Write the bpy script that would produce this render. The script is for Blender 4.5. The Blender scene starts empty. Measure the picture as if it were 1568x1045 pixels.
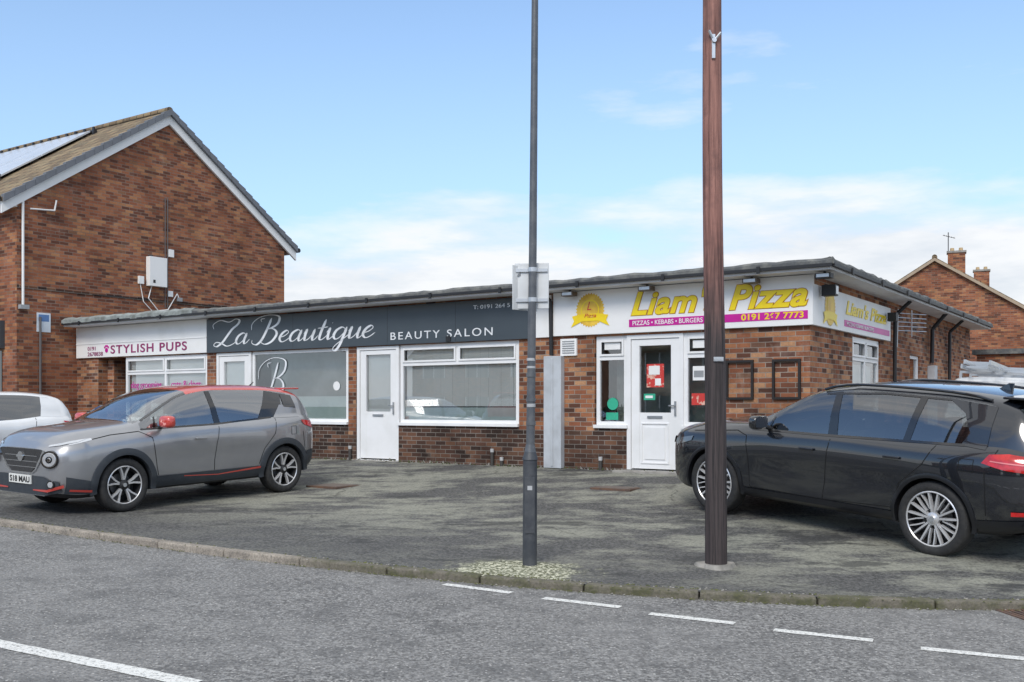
import bpy, bmesh, math, random
from mathutils import Vector, Matrix
from mathutils import noise as mnoise
random.seed(7)
sc = bpy.context.scene
TH = math.radians(34.0)
CA, SA = math.cos(TH), math.sin(TH)
def W(s, v): return (s*CA+v*SA, -s*SA+v*CA)
def SV(x, y): return (x*CA-y*SA, x*SA+y*CA)

def curve(keys):
    xs = [k[0] for k in keys]; ys = [k[1] for k in keys]; n = len(xs)
    d = [(ys[i+1]-ys[i])/(xs[i+1]-xs[i]) for i in range(n-1)]
    m = [d[0]]+[0 if d[i-1]*d[i] <= 0 else 2*d[i-1]*d[i]/(d[i-1]+d[i]) for i in range(1, n-1)]+[d[-1]]
    def f(x):
        if x <= xs[0]: return ys[0]
        if x >= xs[-1]: return ys[-1]
        i = 0
        while x > xs[i+1]: i += 1
        h = xs[i+1]-xs[i]; t = (x-xs[i])/h
        return ((2*t**3-3*t*t+1)*ys[i]+(t**3-2*t*t+t)*h*m[i]+(-2*t**3+3*t*t)*ys[i+1]+(t**3-t*t)*h*m[i+1])
    return f

# ---------------------------------------------------------------- terrain
def clamp(a, lo, hi): return max(lo, min(hi, a))
def zk(s): return 0.016-0.02*clamp(s, -16, 4)
def roadz(s): return zk(s)-0.06
vk = curve([(-60, 5.4), (-30, 5.8), (-18, 6.25), (-11.7, 6.52), (-7.83, 6.69), (-6.9, 6.8), (-5.23, 7.11), (-4.01, 7.45),
            (-2.41, 8.12), (-1.12, 8.94), (.33, 10.3), (1.6, 12.4), (2.4, 15), (2.8, 20), (3.0, 45)])
def basez(s): return 0.57-0.06*clamp(s+4.8, 0, 6)
FV = 14.48
def gz_sv(s, v):
    k = vk(s)
    if v <= k: return roadz(s)
    if k > FV-0.5: return zk(s)
    w = clamp((v-k)/(FV-k), 0, 1)
    drop = .03*clamp(v-FV, 0, 10.2)*clamp((s+4.6)/1.2, 0, 1)
    return zk(s)+(basez(s)-zk(s))*w**2.0-drop
def gz(x, y):
    s, v = SV(x, y); return gz_sv(s, v)

# ---------------------------------------------------------------- materials
def newmat(name):
    m = bpy.data.materials.new(name); m.use_nodes = True
    nt = m.node_tree; nt.nodes.clear()
    o = nt.nodes.new('ShaderNodeOutputMaterial')
    b = nt.nodes.new('ShaderNodeBsdfPrincipled')
    nt.links.new(b.outputs[0], o.inputs[0])
    return m, nt, b, o
def N(nt, t, **kw):
    n = nt.nodes.new(t)
    for k, v in kw.items():
        if k in n.inputs: n.inputs[k].default_value = v
        else: setattr(n, k, v)
    return n
def mixc(nt, fac, a, b, blend='MIX'):
    n = nt.nodes.new('ShaderNodeMix'); n.data_type = 'RGBA'; n.blend_type = blend
    for sock, val in ((0, fac), (6, a), (7, b)):
        if hasattr(val, 'is_linked') or hasattr(val, 'links'): nt.links.new(val, n.inputs[sock])
        elif sock == 0: n.inputs[0].default_value = val
        else: n.inputs[sock].default_value = (*val, 1)
    return n.outputs[2]
def ramp(nt, src, stops, interp='LINEAR'):
    n = nt.nodes.new('ShaderNodeValToRGB'); n.color_ramp.interpolation = interp
    e = n.color_ramp.elements
    while len(e) < len(stops): e.new(0.5)
    for i, (p, c) in enumerate(stops):
        e[i].position = p
        e[i].color = (c, c, c, 1) if isinstance(c, (int, float)) else (*c, 1)
    nt.links.new(src, n.inputs[0]); return n.outputs[0]
def math_(nt, op, a, b=None, cl=False):
    n = nt.nodes.new('ShaderNodeMath'); n.operation = op; n.use_clamp = cl
    for i, v in enumerate((a, b)):
        if v is None: continue
        if isinstance(v, (int, float)): n.inputs[i].default_value = v
        else: nt.links.new(v, n.inputs[i])
    return n.outputs[0]
def nz(nt, vec, scale, detail=4, rough=.55):
    n = N(nt, 'ShaderNodeTexNoise'); n.inputs['Scale'].default_value = scale
    n.inputs['Detail'].default_value = detail; n.inputs['Roughness'].default_value = rough
    if vec is not None: nt.links.new(vec, n.inputs['Vector'])
    return n.outputs['Fac']
def bump(nt, b, h, strength=.3, dist=.01):
    n = N(nt, 'ShaderNodeBump'); n.inputs['Strength'].default_value = strength; n.inputs['Distance'].default_value = dist
    nt.links.new(h, n.inputs['Height']); nt.links.new(n.outputs[0], b.inputs['Normal'])

def pmat(name, col, rough=.5, metal=0, col2=None, scale=4, coat=0, bmp=0, lo=.4, hi=.65, spec=.5, bscale=None):
    m, nt, b, o = newmat(name)
    b.inputs['Roughness'].default_value = rough; b.inputs['Metallic'].default_value = metal
    b.inputs['Coat Weight'].default_value = coat; b.inputs['Coat Roughness'].default_value = .03
    b.inputs['Specular IOR Level'].default_value = spec
    tc = N(nt, 'ShaderNodeTexCoord')
    f = nz(nt, tc.outputs['Object'], scale, 3, .6)
    if col2 is None: col2 = tuple(c*.86 for c in col)
    nt.links.new(mixc(nt, ramp(nt, f, [(lo, 0), (hi, 1)]), col, col2), b.inputs['Base Color'])
    if bmp: bump(nt, b, nz(nt, tc.outputs['Object'], bscale or scale*8, 2), bmp, .01)
    return m

def brickmat(name, stops, mortar=(.36, .33, .29), stain=.35, pale_amt=.22):
    m, nt, b, o = newmat(name)
    b.inputs['Roughness'].default_value = .9; b.inputs['Specular IOR Level'].default_value = .2
    tc = N(nt, 'ShaderNodeTexCoord'); uv = tc.outputs['UV']
    br = N(nt, 'ShaderNodeTexBrick')
    for k, v in {'Scale': 1.0, 'Mortar Size': .0062, 'Mortar Smooth': .15, 'Bias': 0.0, 'Brick Width': .225, 'Row Height': .075}.items():
        br.inputs[k].default_value = v
    br.inputs['Color1'].default_value = (0, 0, 0, 1); br.inputs['Color2'].default_value = (1, 1, 1, 1); br.inputs['Mortar'].default_value = (.5, .5, .5, 1)
    nz_d = N(nt, 'ShaderNodeTexNoise'); nz_d.inputs['Scale'].default_value = 9; nz_d.inputs['Detail'].default_value = 1
    nt.links.new(uv, nz_d.inputs['Vector'])
    vm = N(nt, 'ShaderNodeVectorMath', operation='SCALE'); vm.inputs['Scale'].default_value = .006
    nt.links.new(nz_d.outputs['Color'], vm.inputs[0])
    va = N(nt, 'ShaderNodeVectorMath', operation='ADD'); nt.links.new(uv, va.inputs[0]); nt.links.new(vm.outputs[0], va.inputs[1])
    nt.links.new(va.outputs[0], br.inputs['Vector'])
    col = ramp(nt, br.outputs['Color'], stops)
    big = nz(nt, uv, 1.1, 4, .6); fine = nz(nt, uv, 30, 3, .6)
    col = mixc(nt, ramp(nt, fine, [(.35, 0), (.75, .4)]), col, (.12, .07, .05))
    col = mixc(nt, ramp(nt, br.outputs['Fac'], [(0, 0), (1, 1)]), col, mixc(nt, ramp(nt, big, [(.4, 0), (.65, .7)]), mortar, tuple(c*.5 for c in mortar)))
    dark = ramp(nt, big, [(.42, 1.0), (.7, 1-stain)])
    col = mixc(nt, 1.0, col, dark, 'MULTIPLY')
    pale = nz(nt, uv, 2.3, 4, .65)
    col = mixc(nt, ramp(nt, pale, [(.58, 0), (.78, pale_amt)]), col, (.55, .42, .33))
    nt.links.new(col, b.inputs['Base Color'])
    inv = math_(nt, 'SUBTRACT', 1.0, br.outputs['Fac'])
    bump(nt, b, inv, .6, .006)
    return m
M = {}
M['brick'] = brickmat('house_brick', [(0, (.12, .05, .035)), (.25, (.26, .09, .05)), (.5, (.35, .125, .065)), (.75, (.43, .165, .08)), (.92, (.52, .24, .11)), (1, (.13, .065, .05))], mortar=(.27, .21, .17), stain=.3)
M['brick2'] = brickmat('shop_brick', [(0, (.08, .04, .03)), (.20, (.19, .075, .045)), (.38, (.34, .125, .065)), (.7, (.45, .19, .09)), (.9, (.56, .30, .16)), (1, (.12, .06, .05))], mortar=(.36, .31, .26), stain=.4, pale_amt=.4)
M['brick3'] = brickmat('dark_plinth_brick', [(0, (.03, .022, .02)), (.3, (.065, .036, .028)), (.6, (.12, .06, .042)), (.88, (.20, .10, .06)), (1, (.05, .035, .03))], mortar=(.26, .23, .20), stain=.5, pale_amt=.2)
M['upvc'] = pmat('white_upvc', (.86, .86, .86), .3, col2=(.80, .80, .79), scale=2)
M['white'] = pmat('white_board', (.86, .855, .84), .45, col2=(.78, .775, .75), scale=1.6, lo=.5, hi=.75)
M['soffit'] = pmat('soffit_board', (.76, .77, .78), .6, col2=(.66, .66, .66), scale=2)
M['felt'] = pmat('roof_felt', (.10, .105, .11), .9, col2=(.2, .2, .185), scale=6, bmp=.6)
M['feltg'] = pmat('old_roof_edge', (.30, .33, .32), .9, col2=(.17, .18, .17), scale=5, bmp=.6)
M['black'] = pmat('black_plastic', (.02, .02, .022), .5)
M['rubber'] = pmat('tyre_rubber', (.022, .022, .023), .75, col2=(.035, .034, .033), scale=20)
M['signdark'] = pmat('slate_sign_panel', (.06, .076, .09), .38, col2=(.052, .067, .08), scale=1)
M['silverink'] = pmat('pale_lettering', (.82, .84, .86), .4)
M['magenta'] = pmat('magenta_vinyl', (.60, .01, .32), .35)
M['yellow'] = pmat('yellow_vinyl', (.92, .70, .01), .35, col2=(.90, .64, .01))
M['orange'] = pmat('orange_vinyl', (.50, .20, .005), .35)
M['gold'] = pmat('gold_vinyl', (.88, .58, .06), .4, col2=(.7, .42, .04), scale=6)
M['purple'] = pmat('purple_lettering', (.30, .03, .14), .5)
M['red'] = pmat('red_poster', (.60, .05, .04), .4, col2=(.75, .45, .35), scale=14, lo=.55, hi=.6)
M['green'] = pmat('green_sticker', (.04, .42, .26), .4)
M['greycab'] = pmat('galvanised_trunking', (.52, .55, .58), .45, col2=(.42, .44, .46), scale=3)
M['greypaint'] = pmat('grey_paint', (.33, .34, .35), .5)
M['concrete'] = pmat('concrete', (.36, .34, .31), .9, col2=(.22, .21, .19), scale=5, bmp=.4)
M['curtain'] = pmat('blind_fabric', (.88, .89, .86), .8, col2=(.82, .83, .80), scale=1)
M['frost'] = pmat('frosted_film', (.60, .68, .65), .35, col2=(.50, .58, .56), scale=2)
M['room'] = pmat('interior_wall', (.62, .62, .60), .9)
M['roomdark'] = pmat('interior_dark', (.16, .16, .16), .9)
M['lampgrey'] = pmat('lamp_post_paint', (.085, .094, .108), .42, col2=(.125, .132, .142), scale=9, bmp=.1)
M['lampdark'] = pmat('lamp_post_base_paint', (.045, .05, .06), .5, col2=(.075, .08, .088), scale=7, bmp=.2)
M['metal'] = pmat('worn_steel', (.45, .46, .47), .4, metal=.8)
M['discdark'] = pmat('brake_disc', (.16, .16, .165), .5, metal=.8)
M['alu'] = pmat('aluminium', (.62, .64, .66), .35, metal=.7)
M['signback'] = pmat('sign_back_grey', (.68, .70, .71), .5, col2=(.58, .60, .61), scale=3)
M['solar'] = pmat('sky_pale_solar_panel', (.62, .63, .65), .22, col2=(.54, .56, .58), scale=2)  # pale base colour paints in the white sky the panels reflect
M['solarfr'] = pmat('panel_rail', (.03, .03, .035), .4)

def glassmat(name, tint, refl=.12, rough=.0):
    m = bpy.data.materials.new(name); m.use_nodes = True; nt = m.node_tree; nt.nodes.clear()
    o = nt.nodes.new('ShaderNodeOutputMaterial'); mx = nt.nodes.new('ShaderNodeMixShader')
    t = nt.nodes.new('ShaderNodeBsdfTransparent'); t.inputs[0].default_value = (*tint, 1)
    g = nt.nodes.new('ShaderNodeBsdfGlossy'); g.inputs['Roughness'].default_value = rough; g.inputs[0].default_value = (.95, .97, 1, 1)
    lw = nt.nodes.new('ShaderNodeFresnel'); lw.inputs[0].default_value = 1.5
    f = math_(nt, 'ADD', lw.outputs[0], refl, True)
    nt.links.new(f, mx.inputs[0]); nt.links.new(t.outputs[0], mx.inputs[1]); nt.links.new(g.outputs[0], mx.inputs[2])
    nt.links.new(mx.outputs[0], o.inputs[0]); return m
M['glass'] = glassmat('shop_glass', (.95, .97, .96), .15)
M['cglass'] = glassmat('car_glass', (.70, .76, .74), .26)
M['cglassd'] = glassmat('tinted_car_glass', (.38, .41, .41), .16)

def tilemat():
    m, nt, b, o = newmat('roof_tiles'); b.inputs['Roughness'].default_value = .9
    uv = N(nt, 'ShaderNodeTexCoord').outputs['UV']
    br = N(nt, 'ShaderNodeTexBrick')
    for k, v in {'Scale': 1.0, 'Mortar Size': .014, 'Mortar Smooth': .3, 'Brick Width': .3, 'Row Height': .26}.items(): br.inputs[k].default_value = v
    br.inputs['Color1'].default_value = (0, 0, 0, 1); br.inputs['Color2'].default_value = (1, 1, 1, 1)
    nt.links.new(uv, br.inputs['Vector'])
    c = ramp(nt, br.outputs['Color'], [(0, (.14, .10, .065)), (.5, (.22, .155, .09)), (1, (.30, .22, .13))])
    c = mixc(nt, br.outputs['Fac'], c, (.05, .04, .03))
    c = mixc(nt, ramp(nt, nz(nt, uv, 5, 4, .65), [(.5, 0), (.7, .6)]), c, (.25, .24, .15))
    nt.links.new(c, b.inputs['Base Color']); bump(nt, b, math_(nt, 'SUBTRACT', 1.0, br.outputs['Fac']), .8, .02)
    return m
M['tiles'] = tilemat()

def asphalt():
    m, nt, b, o = newmat('asphalt_road'); b.inputs['Roughness'].default_value = .75; b.inputs['Specular IOR Level'].default_value = .35
    p = N(nt, 'ShaderNodeTexCoord').outputs['Object']
    big = nz(nt, p, .4, 3, .6); mid = nz(nt, p, 2.6, 4, .7); fine = nz(nt, p, 32, 3, .8)
    vo = N(nt, 'ShaderNodeTexVoronoi'); vo.inputs['Scale'].default_value = 46; nt.links.new(p, vo.inputs['Vector'])
    c = mixc(nt, ramp(nt, fine, [(.42, 0), (.60, 1)]), (.10, .098, .096), (.34, .335, .325))
    c = mixc(nt, ramp(nt, big, [(.38, 0), (.62, .5)]), c, (.27, .266, .26))
    c = mixc(nt, ramp(nt, mid, [(.48, 0), (.66, .55)]), c, (.10, .10, .10))
    sepc = N(nt, 'ShaderNodeSeparateColor'); nt.links.new(vo.outputs['Color'], sepc.inputs[0])
    chip = math_(nt, 'MULTIPLY', ramp(nt, sepc.outputs[0], [(.84, 0), (.87, 1)]), ramp(nt, vo.outputs['Distance'], [(.25, 1), (.42, 0)]))
    c = mixc(nt, math_(nt, 'MULTIPLY', chip, .75), c, (.60, .585, .56))
    pit = math_(nt, 'MULTIPLY', ramp(nt, sepc.outputs[1], [(.80, 0), (.83, 1)]), ramp(nt, vo.outputs['Distance'], [(.25, 1), (.42, 0)]))
    c = mixc(nt, math_(nt, 'MULTIPLY', pit, .7), c, (.04, .04, .04))
    nt.links.new(c, b.inputs['Base Color']); bump(nt, b, vo.outputs['Distance'], .7, .012)
    return m
M['road'] = asphalt()
def forecourt():
    m, nt, b, o = newmat('old_tarmac'); b.inputs['Roughness'].default_value = .75; b.inputs['Specular IOR Level'].default_value = .35
    p = N(nt, 'ShaderNodeTexCoord').outputs['Object']
    rot = N(nt, 'ShaderNodeMapping'); rot.inputs['Rotation'].default_value = (0, 0, TH); rot.inputs['Scale'].default_value = (.6, 1.1, 1)
    nt.links.new(p, rot.inputs['Vector']); q = rot.outputs[0]
    big = nz(nt, q, .6, 3, .6); mid = nz(nt, q, 1.9, 7, .74); fine = nz(nt, p, 30, 3, .78)
    c = mixc(nt, ramp(nt, fine, [(.40, 0), (.64, 1)]), (.048, .048, .047), (.17, .168, .162))
    pf = ramp(nt, math_(nt, 'ADD', math_(nt, 'MULTIPLY', mid, .62), math_(nt, 'MULTIPLY', big, .42)), [(.485, 0), (.57, 1)])
    pf = math_(nt, 'MULTIPLY', pf, ramp(nt, fine, [(.35, .45), (.55, 1)]))
    mp2 = N(nt, 'ShaderNodeMapping', vector_type='POINT'); mp2.inputs['Rotation'].default_value = (0, 0, TH); nt.links.new(p, mp2.inputs['Vector'])
    sx = N(nt, 'ShaderNodeSeparateXYZ'); nt.links.new(mp2.outputs[0], sx.inputs[0])
    vv = math_(nt, 'ADD', sx.outputs[1], math_(nt, 'MULTIPLY', mid, 3.0))
    vr = N(nt, 'ShaderNodeMapRange'); vr.inputs[1].default_value = 9.4; vr.inputs[2].default_value = 11.4; vr.inputs[3].default_value = .16; vr.inputs[4].default_value = .92
    nt.links.new(vv, vr.inputs[0])
    pf = math_(nt, 'MULTIPLY', pf, vr.outputs[0])
    c = mixc(nt, pf, c, (.32, .32, .265))
    c = mixc(nt, ramp(nt, nz(nt, q, 1.3, 5, .74), [(.57, 0), (.62, .7)]), c, (.045, .046, .046))
    vo = N(nt, 'ShaderNodeTexVoronoi', feature='DISTANCE_TO_EDGE'); vo.inputs['Scale'].default_value = .4
    wp = N(nt, 'ShaderNodeVectorMath', operation='SCALE'); wp.inputs['Scale'].default_value = .9
    nn = N(nt, 'ShaderNodeTexNoise'); nn.inputs['Scale'].default_value = 1.7; nn.inputs['Detail'].default_value = 4; nt.links.new(p, nn.inputs['Vector']); nt.links.new(nn.outputs['Color'], wp.inputs[0])
    wa = N(nt, 'ShaderNodeVectorMath', operation='ADD'); nt.links.new(p, wa.inputs[0]); nt.links.new(wp.outputs[0], wa.inputs[1]); nt.links.new(wa.outputs[0], vo.inputs['Vector'])
    crack = math_(nt, 'MULTIPLY', ramp(nt, vo.outputs['Distance'], [(.002, 1), (.008, 0)]), ramp(nt, big, [(.5, 0), (.58, .6)]))
    c = mixc(nt, crack, c, (.025, .025, .022))
    d = N(nt, 'ShaderNodeVectorMath', operation='DISTANCE')
    sc2 = N(nt, 'ShaderNodeVectorMath', operation='MULTIPLY'); sc2.inputs[1].default_value = (1, 1.0, 0); nt.links.new(p, sc2.inputs[0])
    d.inputs[1].default_value = (.02, 9.1, 0); nt.links.new(sc2.outputs[0], d.inputs[0])
    fall = math_(nt, 'ADD', d.outputs['Value'], math_(nt, 'MULTIPLY', nz(nt, p, 5, 4, .65), 1.1))
    spot = ramp(nt, math_(nt, 'MULTIPLY', fall, .5), [(.48, 1), (.62, 0)])
    fl = ramp(nt, nz(nt, p, 26, 3, .8), [(.49, 0), (.55, 1)])
    c = mixc(nt, math_(nt, 'MULTIPLY', spot, .6), c, (.13, .14, .05))
    c = mixc(nt, math_(nt, 'MULTIPLY', spot, fl), c, (.68, .67, .52))
    nt.links.new(c, b.inputs['Base Color']); bump(nt, b, fine, .6, .016)
    return m
M['fore'] = forecourt()
def kerbm():
    m, nt, b, o = newmat('kerb_concrete'); b.inputs['Roughness'].default_value = .9
    p = N(nt, 'ShaderNodeTexCoord').outputs['Object']
    sx = N(nt, 'ShaderNodeSeparateXYZ'); nt.links.new(p, sx.inputs[0])
    side = N(nt, 'ShaderNodeMapRange'); side.inputs[1].default_value = -2.2; side.inputs[2].default_value = -1.7; nt.links.new(sx.outputs[0], side.inputs[0])
    a = mixc(nt, ramp(nt, nz(nt, p, 4, 4, .65), [(.4, 0), (.65, 1)]), (.42, .37, .31), (.24, .21, .18))
    bb = mixc(nt, ramp(nt, nz(nt, p, 5, 4, .7), [(.42, 0), (.6, 1)]), (.19, .17, .135), (.10, .10, .05))
    c = mixc(nt, side.outputs[0], a, bb)
    c = mixc(nt, ramp(nt, nz(nt, p, 50, 3, .7), [(.4, 0), (.7, .6)]), c, (.06, .058, .05))
    nt.links.new(c, b.inputs['Base Color']); bump(nt, b, nz(nt, p, 40, 2), .5, .01); return m
M['kerb'] = kerbm()
def paintm():
    m, nt, b, o = newmat('worn_road_paint'); b.inputs['Roughness'].default_value = .7
    p = N(nt, 'ShaderNodeTexCoord').outputs['Object']
    c = mixc(nt, ramp(nt, nz(nt, p, 40, 4, .78), [(.50, 0), (.62, .9)]), (.78, .78, .75), (.26, .26, .25))
    nt.links.new(c, b.inputs['Base Color']); bump(nt, b, nz(nt, p, 60, 2), .4, .008); return m
M['paint'] = paintm()
def woodm():
    m, nt, b, o = newmat('creosoted_wood'); b.inputs['Roughness'].default_value = .72
    p = N(nt, 'ShaderNodeTexCoord').outputs['Object']
    mp = N(nt, 'ShaderNodeMapping'); mp.inputs['Scale'].default_value = (14, 14, .5); nt.links.new(p, mp.inputs['Vector'])
    g = nz(nt, mp.outputs[0], 3, 5, .65)
    blot = nz(nt, p, 1.6, 4, .7)
    up = mixc(nt, ramp(nt, g, [(.35, 0), (.6, 1)]), (.13, .055, .045), (.36, .175, .14))
    up = mixc(nt, ramp(nt, blot, [(.5, 0), (.6, .6)]), up, (.13, .065, .058))
    lo = mixc(nt, ramp(nt, g, [(.35, 0), (.6, 1)]), (.018, .015, .016), (.07, .054, .053))
    sx = N(nt, 'ShaderNodeSeparateXYZ'); nt.links.new(p, sx.inputs[0])
    mr = N(nt, 'ShaderNodeMapRange'); mr.inputs[1].default_value = 2.5; mr.inputs[2].default_value = 3.5
    nt.links.new(math_(nt, 'ADD', sx.outputs[2], math_(nt, 'MULTIPLY', g, .8)), mr.inputs[0])
    c = mixc(nt, mr.outputs[0], lo, up)
    nt.links.new(c, b.inputs['Base Color']); bump(nt, b, g, .8, .012); return m
M['wood'] = woodm()
M['grass'] = pmat('grass', (.06, .09, .03), .95, col2=(.10, .11, .05), scale=1.5)

# ---------------------------------------------------------------- mesh builder
class MB:
    def __init__(s): s.v = []; s.f = []; s.m = []; s.sm = []
    def add(s, vs, fs, mat=0, smooth=False, tf=None):
        o = len(s.v)
        s.v += [tf(*p) if tf else tuple(p) for p in vs]
        for f in fs: s.f.append([i+o for i in f]); s.m.append(mat); s.sm.append(smooth)
    def box(s, x0, x1, y0, y1, z0, z1, mat=0, tf=None):
        vs = [(x0, y0, z0), (x1, y0, z0), (x1, y1, z0), (x0, y1, z0), (x0, y0, z1), (x1, y0, z1), (x1, y1, z1), (x0, y1, z1)]
        s.add(vs, [(0, 3, 2, 1), (4, 5, 6, 7), (0, 1, 5, 4), (1, 2, 6, 5), (2, 3, 7, 6), (3, 0, 4, 7)], mat, False, tf)
    def cyl(s, p0, p1, r0, r1=None, n=16, mat=0, smooth=True, caps=True, tf=None):
        r1 = r0 if r1 is None else r1
        a = Vector(p0); b = Vector(p1); d = (b-a).normalized()
        u = d.orthogonal().normalized(); w = d.cross(u)
        vs = []
        for c, r in ((a, r0), (b, r1)):
            for i in range(n):
                t = 2*math.pi*i/n; vs.append(tuple(c+u*math.cos(t)*r+w*math.sin(t)*r))
        s.add(vs, [(i, (i+1) % n, n+(i+1) % n, n+i) for i in range(n)], mat, smooth, tf)
        if caps: s.add(vs, [list(range(n))[::-1], list(range(n, 2*n))], mat, False, tf)
    def tube(s, pts, r, n=8, mat=0):
        for a, b in zip(pts[:-1], pts[1:]): s.cyl(a, b, r, r, n, mat)
    def lathe(s, prof, n=40, mat=0, tf=None, smooth=True):
        vs = []
        for i in range(n):
            t = 2*math.pi*i/n
            for r, y in prof: vs.append((r*math.cos(t), y, r*math.sin(t)))
        k = len(prof); fs = []
        for i in range(n):
            j = (i+1) % n
            for a in range(k-1): fs.append((i*k+a, i*k+a+1, j*k+a+1, j*k+a))
        s.add(vs, fs, mat, smooth, tf)
    def finish(s, name, parent=None, mats=(), bevel=0, recalc=True, sharp=40, mw=None, merge=False):
        me = bpy.data.meshes.new(name); me.from_pydata(s.v, [], s.f)
        for m in mats: me.materials.append(M[m] if isinstance(m, str) else m)
        for p, mi, sm in zip(me.polygons, s.m, s.sm): p.material_index = mi; p.use_smooth = sm
        if recalc:
            bm = bmesh.new(); bm.from_mesh(me)
            if merge: bmesh.ops.remove_doubles(bm, verts=bm.verts, dist=1e-4)
            bmesh.ops.recalc_face_normals(bm, faces=bm.faces); bm.to_mesh(me); bm.free()
        if any(s.sm): me.set_sharp_from_angle(angle=math.radians(sharp))
        uvl = me.uv_layers.new(name='UVMap')
        for p in me.polygons:
            n = p.normal; ax, ay, az = abs(n.x), abs(n.y), abs(n.z)
            for li in p.loop_indices:
                c = me.vertices[me.loops[li].vertex_index].co
                uvl.data[li].uv = (c.x, c.y) if az > max(ax, ay) else ((c.y, c.z) if ax > ay else (c.x, c.z))
        ob = bpy.data.objects.new(name, me); sc.collection.objects.link(ob)
        if parent: ob.parent = parent
        if mw: ob.matrix_local = mw
        if bevel:
            bv = ob.modifiers.new('bevel', 'BEVEL'); bv.width = bevel; bv.segments = 2; bv.limit_method = 'ANGLE'; bv.angle_limit = math.radians(40)
        return ob
def empty(name, mat=None):
    e = bpy.data.objects.new(name, None); sc.collection.objects.link(e)
    e.empty_display_size = .3
    if mat is not None: e.matrix_world = mat
    return e
P0 = W(-7.05, FV)
MF = Matrix.Translation((P0[0], P0[1], 0)) @ Matrix.Rotation(-TH, 4, 'Z')
def text(body, parent, name, mat, x, y, z, size, width=None, shear=0, offset=0, spacing=1, extrude=.004, side=False, align='LEFT', scale=None):
    cu = bpy.data.curves.new(name, 'FONT'); cu.body = body; cu.size = size; cu.shear = shear; cu.offset = offset
    cu.space_character = spacing; cu.extrude = extrude; cu.align_x = align; cu.materials.append(M[mat])
    ob = bpy.data.objects.new(name, cu); sc.collection.objects.link(ob)
    ob.rotation_euler = (math.pi/2, 0, math.pi/2 if side else 0)
    ob.location = (x, y, z); ob.parent = parent
    if width:
        bpy.context.view_layer.update()
        ob.scale = (width/max(ob.dimensions.x, .01), 1, 1)
    if scale: ob.scale = scale
    return ob

# ---------------------------------------------------------------- ground sheets
def sheet(name, ss, vs, zf, mat):
    b = MB(); vv = [(*W(s, v), zf(s, v)) for s in ss for v in vs]; k = len(vs)
    b.add(vv, [(i*k+j, (i+1)*k+j, (i+1)*k+j+1, i*k+j+1) for i in range(len(ss)-1) for j in range(k-1)], 0, True)
    return b.finish(name, None, [mat], recalc=False, sharp=80)
sheet('ground', [-2500, -200, -60, -16, 4, 60, 200, 2500], [-2500, -200, -40, -10, 30, 100, 300, 2500], lambda s, v: roadz(s)-.06, 'grass')
sheet('road', [-90, -16, 4, 90], [-14, 0, 20, 60], lambda s, v: roadz(s), 'road')
def irange(a, b, st):
    n = int(math.ceil((b-a)/st)); return [a+(b-a)*i/n for i in range(n+1)]
ss = [-60, -40, -30]+irange(-24, 2.98, .3)
b = MB(); rows = 30; vv = []; ex = 6
for s in ss:
    k = vk(s)+.05
    for j in range(rows+1):
        if j <= rows-ex: v = k+(max(FV, k+.4)-k)*j/(rows-ex)
        else: v = max(FV, k+.4)+(1.7*(j-(rows-ex)) if j < rows else 40)
        z = gz_sv(s, v)+.012*mnoise.noise(Vector((s*.5, v*.5, 0)))*(1 if 0 < j < rows-ex-1 else 0)
        vv.append((*W(s, v), z))
K = rows+1
b.add(vv, [(i*K+j, (i+1)*K+j, (i+1)*K+j+1, i*K+j+1) for i in range(len(ss)-1) for j in range(rows)], 0, True)
b.finish('pavement', None, ['fore'], recalc=False, sharp=80)
# kerb stones
b = MB()
pts = []
s = -45.0
while s < 2.9:
    pts.append(Vector((*W(s, vk(s)), zk(s)))); s += .02 if s > 1 else .05
acc = 0; start = pts[0]; stones = []
for a, c in zip(pts[:-1], pts[1:]):
    acc += (c-a).length
    if acc > .914: stones.append((start, c)); start = c; acc = 0
for a, c in stones:
    d = (c-a).normalized(); n = Vector((-d.y, d.x, 0)).normalized(); a2 = a+d*.007; c2 = c-d*.007
    j = random.uniform(-.005, .005); top = .008+j; w = random.uniform(-.006, .006)
    vs = [a2+n*w, c2+n*random.uniform(-.006, .006), c2+n*.125, a2+n*.125]
    lo = [(p.x, p.y, p.z-.25) for p in vs]; hi = [(p.x, p.y, p.z+top) for p in vs]
    b.add(lo+hi, [(0, 3, 2, 1), (4, 5, 6, 7), (0, 1, 5, 4), (1, 2, 6, 5), (2, 3, 7, 6), (3, 0, 4, 7)])
b.finish('kerb', None, ['kerb'], bevel=.016)
b = MB()
for i in range(1300):
    s = random.uniform(-6.5, 2.0) if random.random() < .75 else random.uniform(-13, -6); v = vk(s)+random.choice((-.02, .14))+random.gauss(0, .018)
    z = (roadz(s) if v < vk(s) else zk(s))+.005; r = random.uniform(.006, .016); x, y = W(s, v)
    t = random.uniform(0, 6.28)
    b.add([(x+r*math.cos(t+k*2.1), y+r*math.sin(t+k*2.1), z) for k in range(3)]+[(x, y, z+r*.6)], [(0, 1, 3), (1, 2, 3), (2, 0, 3)], random.choice((0, 0, 0, 1)))
b.finish('kerbside_moss', None, [pmat('moss', (.13, .14, .05), .95, col2=(.08, .085, .035), scale=6), 'concrete'], recalc=False)
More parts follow.
